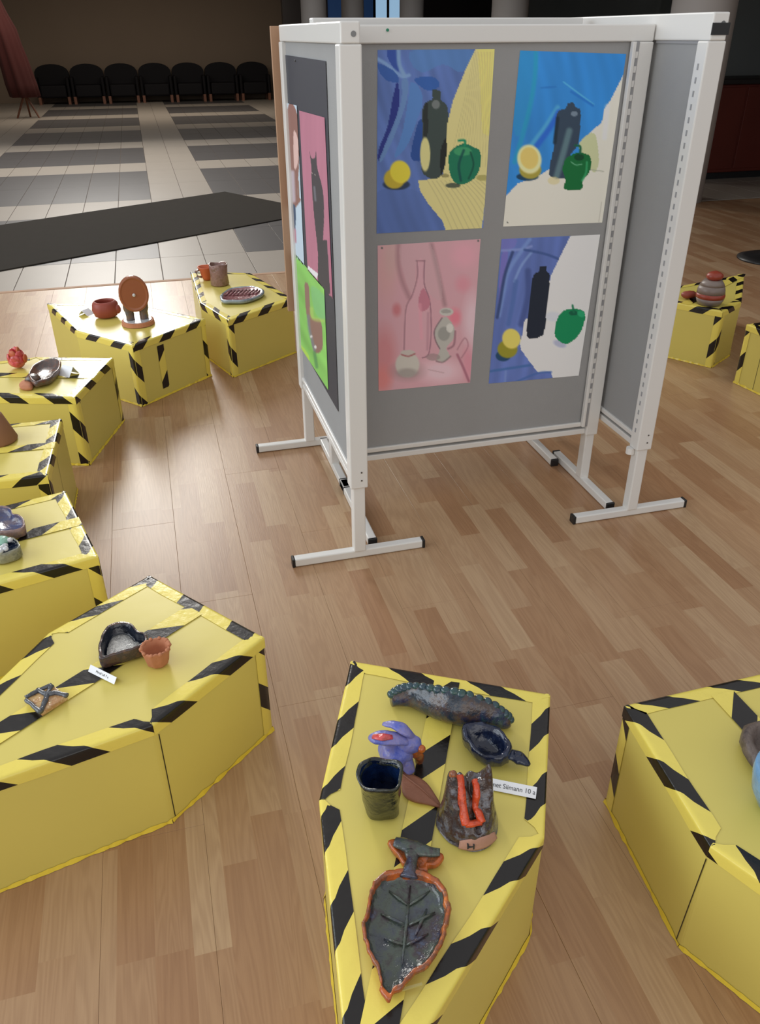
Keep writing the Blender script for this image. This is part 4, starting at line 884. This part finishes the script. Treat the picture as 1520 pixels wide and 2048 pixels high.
# bare clay front
V = []; 
for j in range(7):
    for k in range(15):
        a = math.radians(-128 + k * 5.6); f_ = 1.025 - .0
        zz = .004 + .026 * j / 6 * math.sin(math.pi * (k + 1) / 16) ** .4; x, y = RV * f_ * math.cos(a) * (1 - .10 * j / 6), RV * f_ * math.sin(a) * (1 - .10 * (j / 6) ** 2)
        V.append(Vector((vc.x + x * 1.03, vc.y + y * 1.03, GZ + zz)))
Fc = [(j * 15 + k, j * 15 + k + 1, (j + 1) * 15 + k + 1, (j + 1) * 15 + k) for j in range(6) for k in range(14)]
o = mk('bare_clay_front', V, Fc, G_clay, t, True); s_ = o.modifiers.new('t', 'SOLIDIFY'); s_.thickness = .002
for dx in (-.022, -.012):
    p = Vector((vc.x + dx, vc.y - math.sqrt(RV ** 2 - dx ** 2) * 1.055, GZ + .014)); MB().box(p.x - .0012, p.x + .0012, p.y - .0006, p.y + .004, p.z - .006, p.z + .006).obj('letter_stroke', M['ink'], t)
p = Vector((vc.x - .017, vc.y - math.sqrt(RV ** 2 - .017 ** 2) * 1.057, GZ + .014)); MB().box(p.x - .005, p.x + .005, p.y - .0006, p.y + .004, p.z - .001, p.z + .001).obj('letter_stroke', M['ink'], t)
# 8 leaf plate
zr = BH + .026; Zp = lambda pts: [(620 + x / 3.04, 1640 + y / 3.04) for x, y in pts]
out = Zp([(560, 288), (500, 295), (430, 322), (385, 372), (362, 425), (348, 485), (330, 580), (308, 640), (325, 720), (352, 800), (400, 890), (422, 960), (425, 1040), (468, 1108), (510, 1060), (562, 1028), (620, 955), (720, 885), (790, 785), (838, 655), (858, 560), (838, 455), (800, 372), (735, 322), (650, 298)])
t = thing('leaf_plate', 'big leaf-shaped glazed plate with an orange rim and a forked stem', 'plate', base(810, 1850))
ol = smooth_loop([T3(u, v, zr) for u, v in out], 4)
for i in range(len(ol)): ol[i] = ol[i] + Vector((noise.noise(ol[i] * 90), noise.noise(ol[i] * 90 + Vector((5, 5, 5))), 0)) * .0035
cc = sum(ol, Vector()) / len(ol)
MB().rings(ol, [(.90, BH + .024), (.87, BH + .013), (.80, BH + .0095), (.6, BH + .008), (.35, BH + .0075), (.1, BH + .007)], cc, .0022, 50, hollow='first').obj('well', G_leaf, t, True, 'slate grey glazed inside')
MB().rings(ol, [(.80, GZ), (.86, GZ + .003), (.985, BH + .018), (1.0, BH + .024), (.965, BH + .0285), (.915, BH + .028), (.89, BH + .022), (.88, BH + .012)], cc, .0015, 60, hollow=True).obj('rim', G_orange, t, True, 'uneven orange glazed rim')
for (a_, b_) in (((610, 400), (560, 880)), ((600, 520), (480, 430)), ((600, 520), (730, 430)), ((595, 640), (430, 570)), ((595, 640), (760, 560)), ((585, 760), (450, 720)), ((585, 760), (720, 690)), ((710, 540), (640, 700))):
    (u0, v0), (u1, v1) = Zp([a_, b_]); MB().tube([T3(u0, v0, BH + .0100), T3((u0 + u1) / 2, (v0 + v1) / 2, BH + .0115), T3(u1, v1, BH + .0105)], [.0015, .0030, .0012], 8, .7).obj('vein', G_leaf, t, True)
S = Zp([(600, 350), (608, 290), (618, 240), (620, 190)]); MB().tube(smooth_path([T3(u, v, BH + z) for (u, v), z in zip(S, (.022, .026, .024, .022))], 4), lerpl([.016, .012, .010, .014], 13), 14, .55, .002).obj('stem', G_leaf, t, True)
fk = smooth_loop([T3(u, v, BH + .022) for u, v in Zp([(478, 118), (560, 112), (640, 140), (700, 168), (800, 192), (812, 225), (770, 262), (720, 268), (715, 300), (660, 300), (640, 240), (585, 260), (560, 250), (530, 200), (495, 165)])], 4)
MB().rings(fk, [(.92, GZ), (1.0, GZ + .004), (1.02, BH + .012), (.98, BH + .019), (.86, BH + .021), (.8, BH + .019)], None, .002).obj('fork_base', G_orange, t, True, 'orange underside of the forked stem')
MB().tube(smooth_path([T3(u, v, BH + .023) for u, v in Zp([(515, 130), (580, 150), (650, 175), (720, 190), (790, 197)])], 4), lerpl([.010, .014, .015, .011, .008], 17), 12, .5, .002).obj('fork_top', G_leaf, t, True)
MB().box(cc.x - .025, cc.x + .010, cc.y - .095, cc.y - .091, BH + .009, BH + .0118).obj('scratched_line', mat('ochre_scratch', K(190, 178, 110), .5), t)
# ------------------------------------------------------------------ name cards
def card(label, a, b, zc, w, lean, text, size, uv0=None, folded=True):
    """a,b: bottom-left / bottom-right corners on the plinth top (world xy)"""
    a = Vector((a[0], a[1], zc)); b = Vector((b[0], b[1], zc)); d = (b - a).normalized(); up = Vector((-d.y, d.x, 0)) * math.cos(lean) + Vector((0, 0, 1)) * math.sin(lean)
    t = thing('name_card', label, 'card', (a + b) / 2)
    nn = d.cross(up).normalized(); th = .0006
    V = [a, b, b + up * w, a + up * w]; V += [v + nn * th for v in V]
    Fc = [(0, 1, 2, 3), (4, 5, 6, 7), (0, 1, 5, 4), (1, 2, 6, 5), (2, 3, 7, 6), (3, 0, 4, 7)]
    if folded:
        bk = Vector((-d.y, d.x, 0)); n0 = len(V); A, B = a + up * w, b + up * w; C_ = b + bk * (w * (math.cos(lean) + .55)); D_ = a + bk * (w * (math.cos(lean) + .55))
        V += [A, B, C_, D_]; Fc += [(n0, n0 + 1, n0 + 2, n0 + 3)]
    mk('card_sheet', V, Fc, M['white_card'], t)
    if text:
        cu = bpy.data.curves.new('lettering', 'FONT'); cu.body = text; cu.size = size; cu.align_x = 'CENTER'; cu.align_y = 'CENTER'; cu.extrude = .0001
        to = newobj('lettering', cu); me = bpy.data.meshes.new_from_object(to.evaluated_get(bpy.context.evaluated_depsgraph_get())); bpy.data.objects.remove(to)
        org = ROOT[t]; c_ = (a + b) / 2 + up * w * .5 + nn * .0009
        mm = Matrix(((d.x, up.x, nn.x, c_.x), (d.y, up.y, nn.y, c_.y), (d.z, up.z, nn.z, c_.z), (0, 0, 0, 1)))
        me.transform(Matrix.Translation(-org) @ mm); me.materials.clear(); me.materials.append(M['ink'])
        o = newobj('lettering', me); o.parent = t; ROOT[o] = org
    return t
card('white name card with printed name right on the foreground plinth', T(957, 1577), T(1071, 1600), GZ, .022, .75, 'Roomet Siimann 10 a', .0125)
card('small white name card in front of the heart bowl', T(177, 1345), T(229, 1371), GZ, .017, .9, 'Mirell Lill 7 a', .0078)
card('blank pale folded card beside the brown fish dish', T(118, 752), T(139, 757), GZ, .05, .9, '', 0)
card('pale folded card beside the red bowl', T(176, 634), T(190, 628), GZ, .045, .6, '', 0)
# ------------------------------------------------------------------ pieces on the large left plinth
G_heart = glaze('brown_black_glaze', [K(44, 34, 32), K(84, 60, 48), K(58, 50, 52), K(104, 76, 58)], 26, .22)
G_heartin = glaze('black_glass_glaze', [K(14, 18, 28), K(30, 36, 48), K(20, 24, 34)], 20, .05)
G_crackle = glaze('silver_crackle_glass', [K(110, 112, 112), K(210, 208, 202), K(150, 148, 144), K(240, 240, 236)], 90, .06, 1.0, 160)
Zh = lambda pts: [(x / 2.533, 1130 + y / 2.533) for x, y in pts]
t = thing('heart_bowl', 'dark brown heart-shaped clay bowl with a glassy bottom', 'bowl', base(240, 1305))
hz = .042; ol = smooth_loop([T3(u, v, BH + hz) for u, v in Zh([(498, 400), (515, 345), (545, 305), (590, 286), (640, 286), (680, 306), (705, 335), (742, 345), (748, 380), (720, 405), (660, 425), (580, 448), (508, 470), (497, 440)])], 4)
MB().rings(ol, [(.88, GZ), (.96, GZ + .004), (1.0, BH + .02), (1.0, BH + hz - .004), (.96, BH + hz), (.87, BH + hz - .002)], amp=.002, hollow=True).obj('wall', G_heart, t, True)
MB().rings(ol, [(.90, BH + hz - .003), (.83, BH + hz - .010), (.80, BH + .016), (.70, BH + .012), (.1, BH + .011)], amp=.001, hollow='first').obj('inside', G_heartin, t, True)
cc = sum(ol, Vector()) / len(ol); MB().rings(ol, [(.70, BH + .0135), (.66, BH + .0185), (.4, BH + .0195), (.1, BH + .020)], cc + Vector((-.006, -.004, 0)), .0015, 120).obj('glass_pool', G_crackle, t, True, 'silvery crackled glass')
G_terra = mat('terracotta', K(186, 122, 88), .8, bump=.4, bscale=80, var=.15, vscale=30)
bc = at(317, 1328, BH); t = thing('clay_cup', 'small terracotta cup with a toothed rim beside the heart bowl', 'cup', (bc.x, bc.y, BH))
def jag(a): return .004 * abs(math.sin(5 * a)) + .002 * math.sin(3 * a)
tp = at(314, 1303, BH + .045); sh = Vector((tp.x - bc.x, tp.y - bc.y, 0))
m_ = MB().lathe((bc.x, bc.y, GZ), [(.020, 0), (.025, .006), (.030, .028), (.034, .044), (.034, .047), (.029, .046), (.026, .030), (.020, .010)], 44, lambda a: 1 + .03 * math.sin(9 * a), jag, .0015)
m_.obj('body', G_terra, t, True)
for k in range(10):
    a = 2 * math.pi * k / 10; MB().blob(Vector((bc.x + .0325 * math.cos(a), bc.y + .0325 * math.sin(a), GZ + .049)), (.005, .005, .0045), 8, 6, .001).obj('rim_pellet', G_terra, t, True)
for dx, dy in ((-.034, .006), (.030, -.006)): MB().blob(Vector((bc.x + dx, bc.y + dy, GZ + .040)), .0035, 8, 6).obj('red_dot', G_red, t, True, 'small dark red spot')
t = thing('clay_tile', 'square clay tile crossed by dark twisted straps on the large left plinth', 'tile', base(92, 1398))
G_tile = glaze('ochre_tile_glaze', [K(150, 104, 68), K(204, 168, 112), K(176, 128, 84), K(214, 188, 140)], 30, .22)
G_strap = glaze('slate_strap_glaze', [K(44, 48, 54), K(84, 88, 94), K(60, 58, 62)], 40, .2, .9)
zt = BH + .016; C4 = [T3(u, v, zt) for u, v in Zh([(128, 672), (265, 604), (342, 662), (208, 748)])]
sq_ = [C4[0], C4[1], C4[2], C4[3]]
MB().prism([(p.x, p.y) for p in sq_], GZ, zt, .003).obj('slab', G_tile, t)
def strap(pts, r=.0055): MB().tube(smooth_path([T3(u, v, zt + .002) for u, v in Zh(pts)], 5), r, 10, .8, .003).obj('strap', G_strap, t, True)
strap([(130, 672), (195, 636), (262, 606)]); strap([(133, 682), (165, 712), (208, 745)]); strap([(190, 630), (235, 652), (290, 648), (340, 662)], .006); strap([(262, 612), (240, 650), (228, 690), (206, 735)], .006)
# ------------------------------------------------------------------ right plinth pieces
G_stone = glaze('grey_brown_clay_glaze', [K(70, 60, 58), K(110, 96, 88), K(88, 80, 80)], 22, .5, coat=0)
c = at(1520, 1500, BH); t = thing('clay_shell', 'rough grey-brown clay piece behind the blue bowl', 'sculpture', (c.x, c.y, BH))
MB().rings(smooth_loop([T3(u, v, BH + .03) for u, v in [(1482, 1472), (1500, 1450), (1535, 1445), (1575, 1460), (1590, 1500), (1560, 1535), (1515, 1530), (1492, 1500)]], 4), [(.8, GZ), (.95, GZ + .01), (1.0, BH + .03), (.85, BH + .045), (.6, BH + .04), (.45, BH + .02), (.2, BH + .018)], amp=.008, sc=35).obj('body', G_stone, t, True)
bc = at(1562, 1620, BH); t = thing('blue_bowl', 'light blue glazed bowl cut off by the right edge', 'bowl', (bc.x, bc.y, BH))
G_lb = glaze('light_blue_glaze', [K(96, 140, 180), K(120, 166, 205), K(88, 150, 200)], 18, .15); G_lbi = glaze('mid_blue_glaze', [K(24, 84, 132), K(36, 104, 156)], 14, .12)
MB().lathe((bc.x, bc.y, GZ), [(.035, 0), (.045, .008), (.062, .045), (.068, .085), (.067, .105), (.064, .107), (.060, .104)], 48, lambda a: 1 + .02 * math.sin(3 * a)).obj('body', G_lb, t, True)
m_ = MB().lathe((bc.x, bc.y, GZ), [(.061, .104), (.060, .080), (.050, .035), (.030, .014)], 48, lambda a: 1 + .02 * math.sin(3 * a)); m_.F = m_.F[:-2] + [m_.F[-1]]; m_.obj('inside', G_lbi, t, True)
# ------------------------------------------------------------------ pieces on plinth B1 (disc figure, red bowl)
G_rb = mat('red_brown_clay', K(150, 70, 56), .5, bump=.3, bscale=50, var=.15, vscale=20)
bc = at(214, 634, BH); t = thing('red_bowl', 'round red-brown clay bowl beside the disc figure', 'bowl', (bc.x, bc.y, BH))
MB().lathe((bc.x, bc.y, GZ), [(.040, 0), (.055, .008), (.066, .04), (.060, .072), (.050, .084), (.046, .083), (.052, .068), (.054, .04), (.035, .012)], 40, lambda a: 1 + .06 * math.sin(2 * a + 1), None, .004, 20).obj('body', G_rb, t, True)
MB().blob((bc.x + .060, bc.y - .02, BH + .042), (.018, .016, .024), 14, 10, .004).obj('lug', G_rb, t, True)
G_disc = mat('orange_brown_disc_clay', K(156, 92, 60), .35, var=.08, vscale=10); G_legs = glaze('blue_brown_glaze', [K(74, 78, 84), K(110, 84, 66), K(70, 86, 104)], 20, .25); G_white = glaze('pale_glassy_glaze', [K(150, 155, 160), K(214, 214, 214), K(170, 180, 190)], 20, .06)
bc = at(277, 648, BH); t = thing('disc_figure', 'upright round clay disc on two short legs over a round foot', 'sculpture', (bc.x, bc.y, BH))
MB().cyl((bc.x, bc.y), .083, GZ, GZ + .020, 40, r2=.080).obj('foot_disc', G_terra, t, False)
MB().cyl((bc.x, bc.y), .070, GZ + .0201, GZ + .023, 40).obj('glazed_pool', G_white, t, False, 'pale glassy glaze')
vw = (Vector((0, 0, 0)) - Vector((bc.x, bc.y, 0))).normalized(); sd = Vector((-vw.y, vw.x, 0))
for s in (-1, 1):
    p0 = Vector((bc.x, bc.y, GZ + .022)) + sd * s * .034; MB().tube(smooth_path([p0, p0 + Vector((0, 0, .03)), p0 + sd * s * .004 + Vector((0, 0, .065)), p0 + sd * s * .006 + Vector((0, 0, .095))], 3), lerpl([.021, .021, .025, .020], 10), 14, 1, .003, up=(0, 1, 0)).obj('leg', G_legs, t, True)
dc = at(277, 580, BH + .0) ; hc = None
# disc centre above the foot at the height seen in the photo
d_ = ray(276, 578); tt = (bc.x * d_[0] + bc.y * d_[1]) / (d_[0] ** 2 + d_[1] ** 2); zc = H + d_[2] * tt
cen = Vector((bc.x, bc.y, zc - .016)) + vw * .022; V = []; nn = 44; fr = vw * .016; rx, rz = .073, .090
for (off, k) in ((-1, .90), (-1, 1.0), (1, 1.0), (1, .90), (1, .80)):
    for i in range(nn):
        a = 2 * math.pi * i / nn; V.append(cen + sd * rx * k * math.cos(a) + Vector((0, 0, rz * k * math.sin(a))) + vw * (.010 * off + (.003 if k == .90 and off > 0 else 0)))
Fc = [(j * nn + i, j * nn + (i + 1) % nn, (j + 1) * nn + (i + 1) % nn, (j + 1) * nn + i) for j in range(4) for i in range(nn)] + [tuple(range(nn)), tuple(range(4 * nn, 5 * nn))]
mk('disc', V, Fc, G_disc, t, False)
MB().blob(cen + vw * .014 + Vector((0, 0, -.004)), (.008, .005, .009), 10, 6).obj('stud', G_white, t, True, 'small white stud')
# ------------------------------------------------------------------ plinth B2 pieces
G_mug = glaze('brown_mauve_glaze', [K(120, 88, 76), K(146, 112, 104), K(110, 84, 60)], 20, .3)
bc = at(440, 570, BH); t = thing('clay_mug', 'tall brown clay mug on the furthest left plinth', 'mug', (bc.x, bc.y, BH))
MB().lathe((bc.x, bc.y, GZ), [(.050, 0), (.054, .006), (.050, .06), (.054, .118), (.052, .122), (.046, .120), (.043, .06), (.040, .015)], 36, None, lambda a: .004 * math.sin(3 * a), .003, 20).obj('body', G_mug, t, True)
G_or = mat('orange_clay', K(190, 92, 52), .5, var=.15, vscale=15)
bc = at(415, 560, BH); t = thing('orange_cup', 'small orange clay cup behind the brown mug', 'cup', (bc.x, bc.y, BH))
MB().lathe((bc.x, bc.y, GZ), [(.024, 0), (.032, .02), (.040, .055), (.052, .075), (.050, .079), (.044, .077), (.030, .05), (.018, .015)], 36, lambda a: 1 + .06 * math.sin(3 * a), None, .003, 20).obj('body', G_or, t, True)
MB().tube([(bc.x - .04, bc.y, BH + .065), (bc.x - .065, bc.y, BH + .055), (bc.x - .055, bc.y, BH + .025), (bc.x - .03, bc.y, BH + .02)], .007, 8).obj('handle', G_mug, t, True)
t = thing('oval_dish', 'oval clay dish with a red ribbed inside and grey-blue rim', 'dish', base(482, 595))
Zo = lambda pts: [(370 + x / 6.609, 520 + y / 6.609) for x, y in pts]
G_gb = glaze('grey_blue_glaze', [K(120, 138, 146), K(150, 160, 164), K(110, 120, 130)], 20, .12); G_rib = glaze('dark_red_ribbed_glaze', [K(110, 58, 62), K(160, 106, 108), K(96, 50, 52)], 30, .2)
ol = smooth_loop([T3(u, v, BH + .022) for u, v in Zo([(455, 490), (500, 430), (600, 375), (760, 350), (900, 345), (1010, 375), (1050, 430), (960, 490), (800, 540), (620, 548), (500, 545)])], 4)
MB().rings(ol, [(.86, GZ), (.97, GZ + .006), (1, BH + .022), (.93, BH + .027), (.86, BH + .020)], amp=.003, sc=20, hollow=True).obj('rim', G_gb, t, True)
MB().rings(ol, [(.88, BH + .022), (.80, BH + .016), (.4, BH + .013), (.1, BH + .012)], amp=.002, hollow='first').obj('inside', G_rib, t, True)
for k in range(9):
    x = 560 + k * 50; (u0, v0), (u1, v1) = Zo([(x - 30, 470 - k * 3), (x + 50, 400 - k * 2)]); MB().tube([T3(u0, v0, BH + .018), T3((u0 + u1) / 2, (v0 + v1) / 2, BH + .021), T3(u1, v1, BH + .018)], .005, 8, .8).obj('rib', G_rib, t, True)
card('tiny white card beside the brown mug', T(424, 566), T(431, 570), GZ, .03, .5, '', 0)
# ------------------------------------------------------------------ plinth B3 pieces
bc = at(38, 736, BH); t = thing('clay_rose', 'red glazed clay rose at the left edge', 'flower', (bc.x, bc.y, BH))
MB().blob((bc.x, bc.y, GZ + .034), (.040, .040, .034), 22, 14, .006, 25).obj('core', G_red, t, True)
for k in range(11):
    a = 2 * math.pi * k / 11 * 2.4; rr = .012 + .0028 * k; zz = .075 - .0036 * k; c_ = Vector((bc.x + rr * math.cos(a), bc.y + rr * math.sin(a), GZ + zz))
    MB().blob(c_, (.020, .008, .020), 12, 8, .003, 40, a + math.pi / 2).obj('petal', G_red if k % 3 else G_or, t, True)
G_fd = glaze('brown_slate_glaze', [K(98, 64, 50), K(124, 84, 66), K(88, 80, 78), K(112, 64, 46)], 18, .35)
Zc = lambda pts: [(x / 5.846, 680 + y / 5.846) for x, y in pts]
t = thing('fish_dish', 'brown fish-shaped clay dish with a round tail', 'dish', base(85, 752))
ol = smooth_loop([T3(u, v, BH + .035) for u, v in Zc([(335, 380), (380, 310), (480, 240), (590, 220), (690, 225), (710, 290), (680, 360), (590, 440), (480, 480), (400, 500), (345, 450)])], 4)
MB().rings(ol, [(.80, GZ), (.95, GZ + .010), (1.0, BH + .034), (.93, BH + .040), (.85, BH + .034), (.72, BH + .016), (.3, BH + .013), (.1, BH + .013)], amp=.005, sc=22).obj('body', G_fd, t, True)
MB().tube([T3(*Zc([(395, 440)])[0], BH + .022), T3(*Zc([(345, 480)])[0], BH + .020)], [.034, .022], 14, .6, .003).obj('neck', G_legs, t, True)
MB().rings(smooth_loop([T3(u, v, BH + .012) for u, v in Zc([(225, 520), (270, 480), (340, 470), (385, 520), (370, 565), (300, 572), (240, 560)])], 4), [(.9, GZ), (1, GZ + .006), (.95, BH + .016), (.5, BH + .020), (.1, BH + .020)], amp=.002).obj('tail', G_terra, t, True)
# ------------------------------------------------------------------ plinth B4, B5 pieces
bc = at(-6, 882, BH); t = thing('clay_cone', 'plain brown upturned clay cone pot at the left edge', 'pot', (bc.x, bc.y, BH))
MB().lathe((bc.x, bc.y, GZ), [(.072, 0), (.074, .006), (.040, .100), (.034, .106), (.006, .107)], 36, None, None, .001).obj('body', mat('tan_brown_clay', K(140, 98, 70), .75, var=.1, vscale=15), t, True)
G_h2 = glaze('mauve_brown_glaze', [K(128, 96, 84), K(150, 120, 108), K(104, 88, 96)], 20, .3); G_h2i = glaze('purple_blue_inside', [K(98, 84, 92), K(74, 82, 122), K(120, 100, 98)], 18, .2)
Zd = lambda pts: [(x / 5.3875, 800 + y / 5.3875) for x, y in pts]
t = thing('heart_dish', 'mauve-brown heart-shaped dish at the left edge', 'dish', base(10, 1045))
ol = smooth_loop([T3(u, v, BH + .035) for u, v in Zd([(-160, 1190), (-60, 1145), (40, 1140), (110, 1160), (140, 1225), (215, 1240), (262, 1300), (262, 1370), (180, 1405), (60, 1425), (-80, 1410), (-170, 1320)])], 4)
MB().rings(ol, [(.90, GZ), (.97, GZ + .004), (1.0, BH + .033), (.95, BH + .037), (.88, BH + .034)], amp=.002, hollow=True).obj('wall', G_h2, t, True); MB().rings(ol, [(.89, BH + .034), (.84, BH + .015), (.1, BH + .012)], amp=.001, hollow='first').obj('inside', G_h2i, t, True)
G_bx = glaze('olive_grey_glaze', [K(116, 112, 90), K(150, 148, 128), K(98, 100, 90)], 26, .25); G_bi = glaze('dark_glassy_inside', [K(16, 24, 44), K(30, 40, 66), K(14, 18, 26)], 20, .06); G_mint = glaze('mint_glaze', [K(130, 180, 158), K(160, 200, 180)], 20, .2)
t = thing('flower_dish', 'olive-grey clay dish with mint and white flowers at the left edge', 'dish', base(8, 1110))
ol = smooth_loop([T3(u, v, BH + .038) for u, v in Zd([(-150, 1500), (-60, 1465), (60, 1475), (150, 1485), (215, 1545), (200, 1600), (100, 1640), (0, 1665), (-120, 1640)])], 4)
MB().rings(ol, [(.92, GZ), (.98, GZ + .004), (1.0, BH + .037), (.95, BH + .040), (.88, BH + .037)], amp=.003, hollow=True).obj('wall', G_bx, t, True); MB().rings(ol, [(.89, BH + .036), (.85, BH + .030), (.1, BH + .028)], amp=.001, hollow='first').obj('inside', G_bi, t, True)
MB().blob(T3(*Zd([(20, 1520)])[0], BH + .042), (.020, .022, .012), 14, 8, .004, 60).obj('mint_flower', G_mint, t, True)
for k, (x, y) in enumerate(((15, 1595), (50, 1570), (60, 1605), (105, 1510), (5, 1630))): MB().blob(T3(*Zd([(x, y)])[0], BH + .043), (.009, .009, .007), 12, 8, .002, 80).obj('white_petal', G_white, t, True)
# ------------------------------------------------------------------ far right jar
bc = at(1417, 608, BH); t = thing('banded_jar', 'red and grey banded clay jar on the far right plinth', 'jar', (bc.x, bc.y, BH))
G_b1 = mat('brick_red_clay', K(150, 62, 44), .4, var=.2, vscale=15); G_b2 = mat('grey_clay_band', K(132, 118, 110), .4, var=.2, vscale=15)
prof = [(.060, 0, 0), (.070, .02, 0), (.074, .045, 1), (.072, .07, 0), (.066, .10, 0), (.050, .125, 1), (.042, .145, 1)]
for k, (p0, p1, cm) in enumerate((((.062, 0), (.075, .035), G_b2), ((.075, .035), (.074, .060), G_b1), ((.074, .060), (.066, .100), G_b2), ((.066, .100), (.046, .130), G_b2))):
    MB().lathe((bc.x, bc.y, GZ), [p0, ((p0[0] + p1[0]) / 2 + .002, (p0[1] + p1[1]) / 2), p1], 32, None, None, .004, 15).obj('band', cm, t, True)
MB().blob((bc.x + .004, bc.y, GZ + .148), (.046, .044, .026), 20, 12, .005, 30).obj('lid', G_b1, t, True)
bc = at(1376, 598, BH); t = thing('small_clay_piece', 'small brown clay lump left of the banded jar', 'sculpture', (bc.x, bc.y, BH))
MB().blob((bc.x, bc.y, GZ + .022), (.045, .03, .022), 18, 10, .006, 25).obj('body', G_rb, t, True)
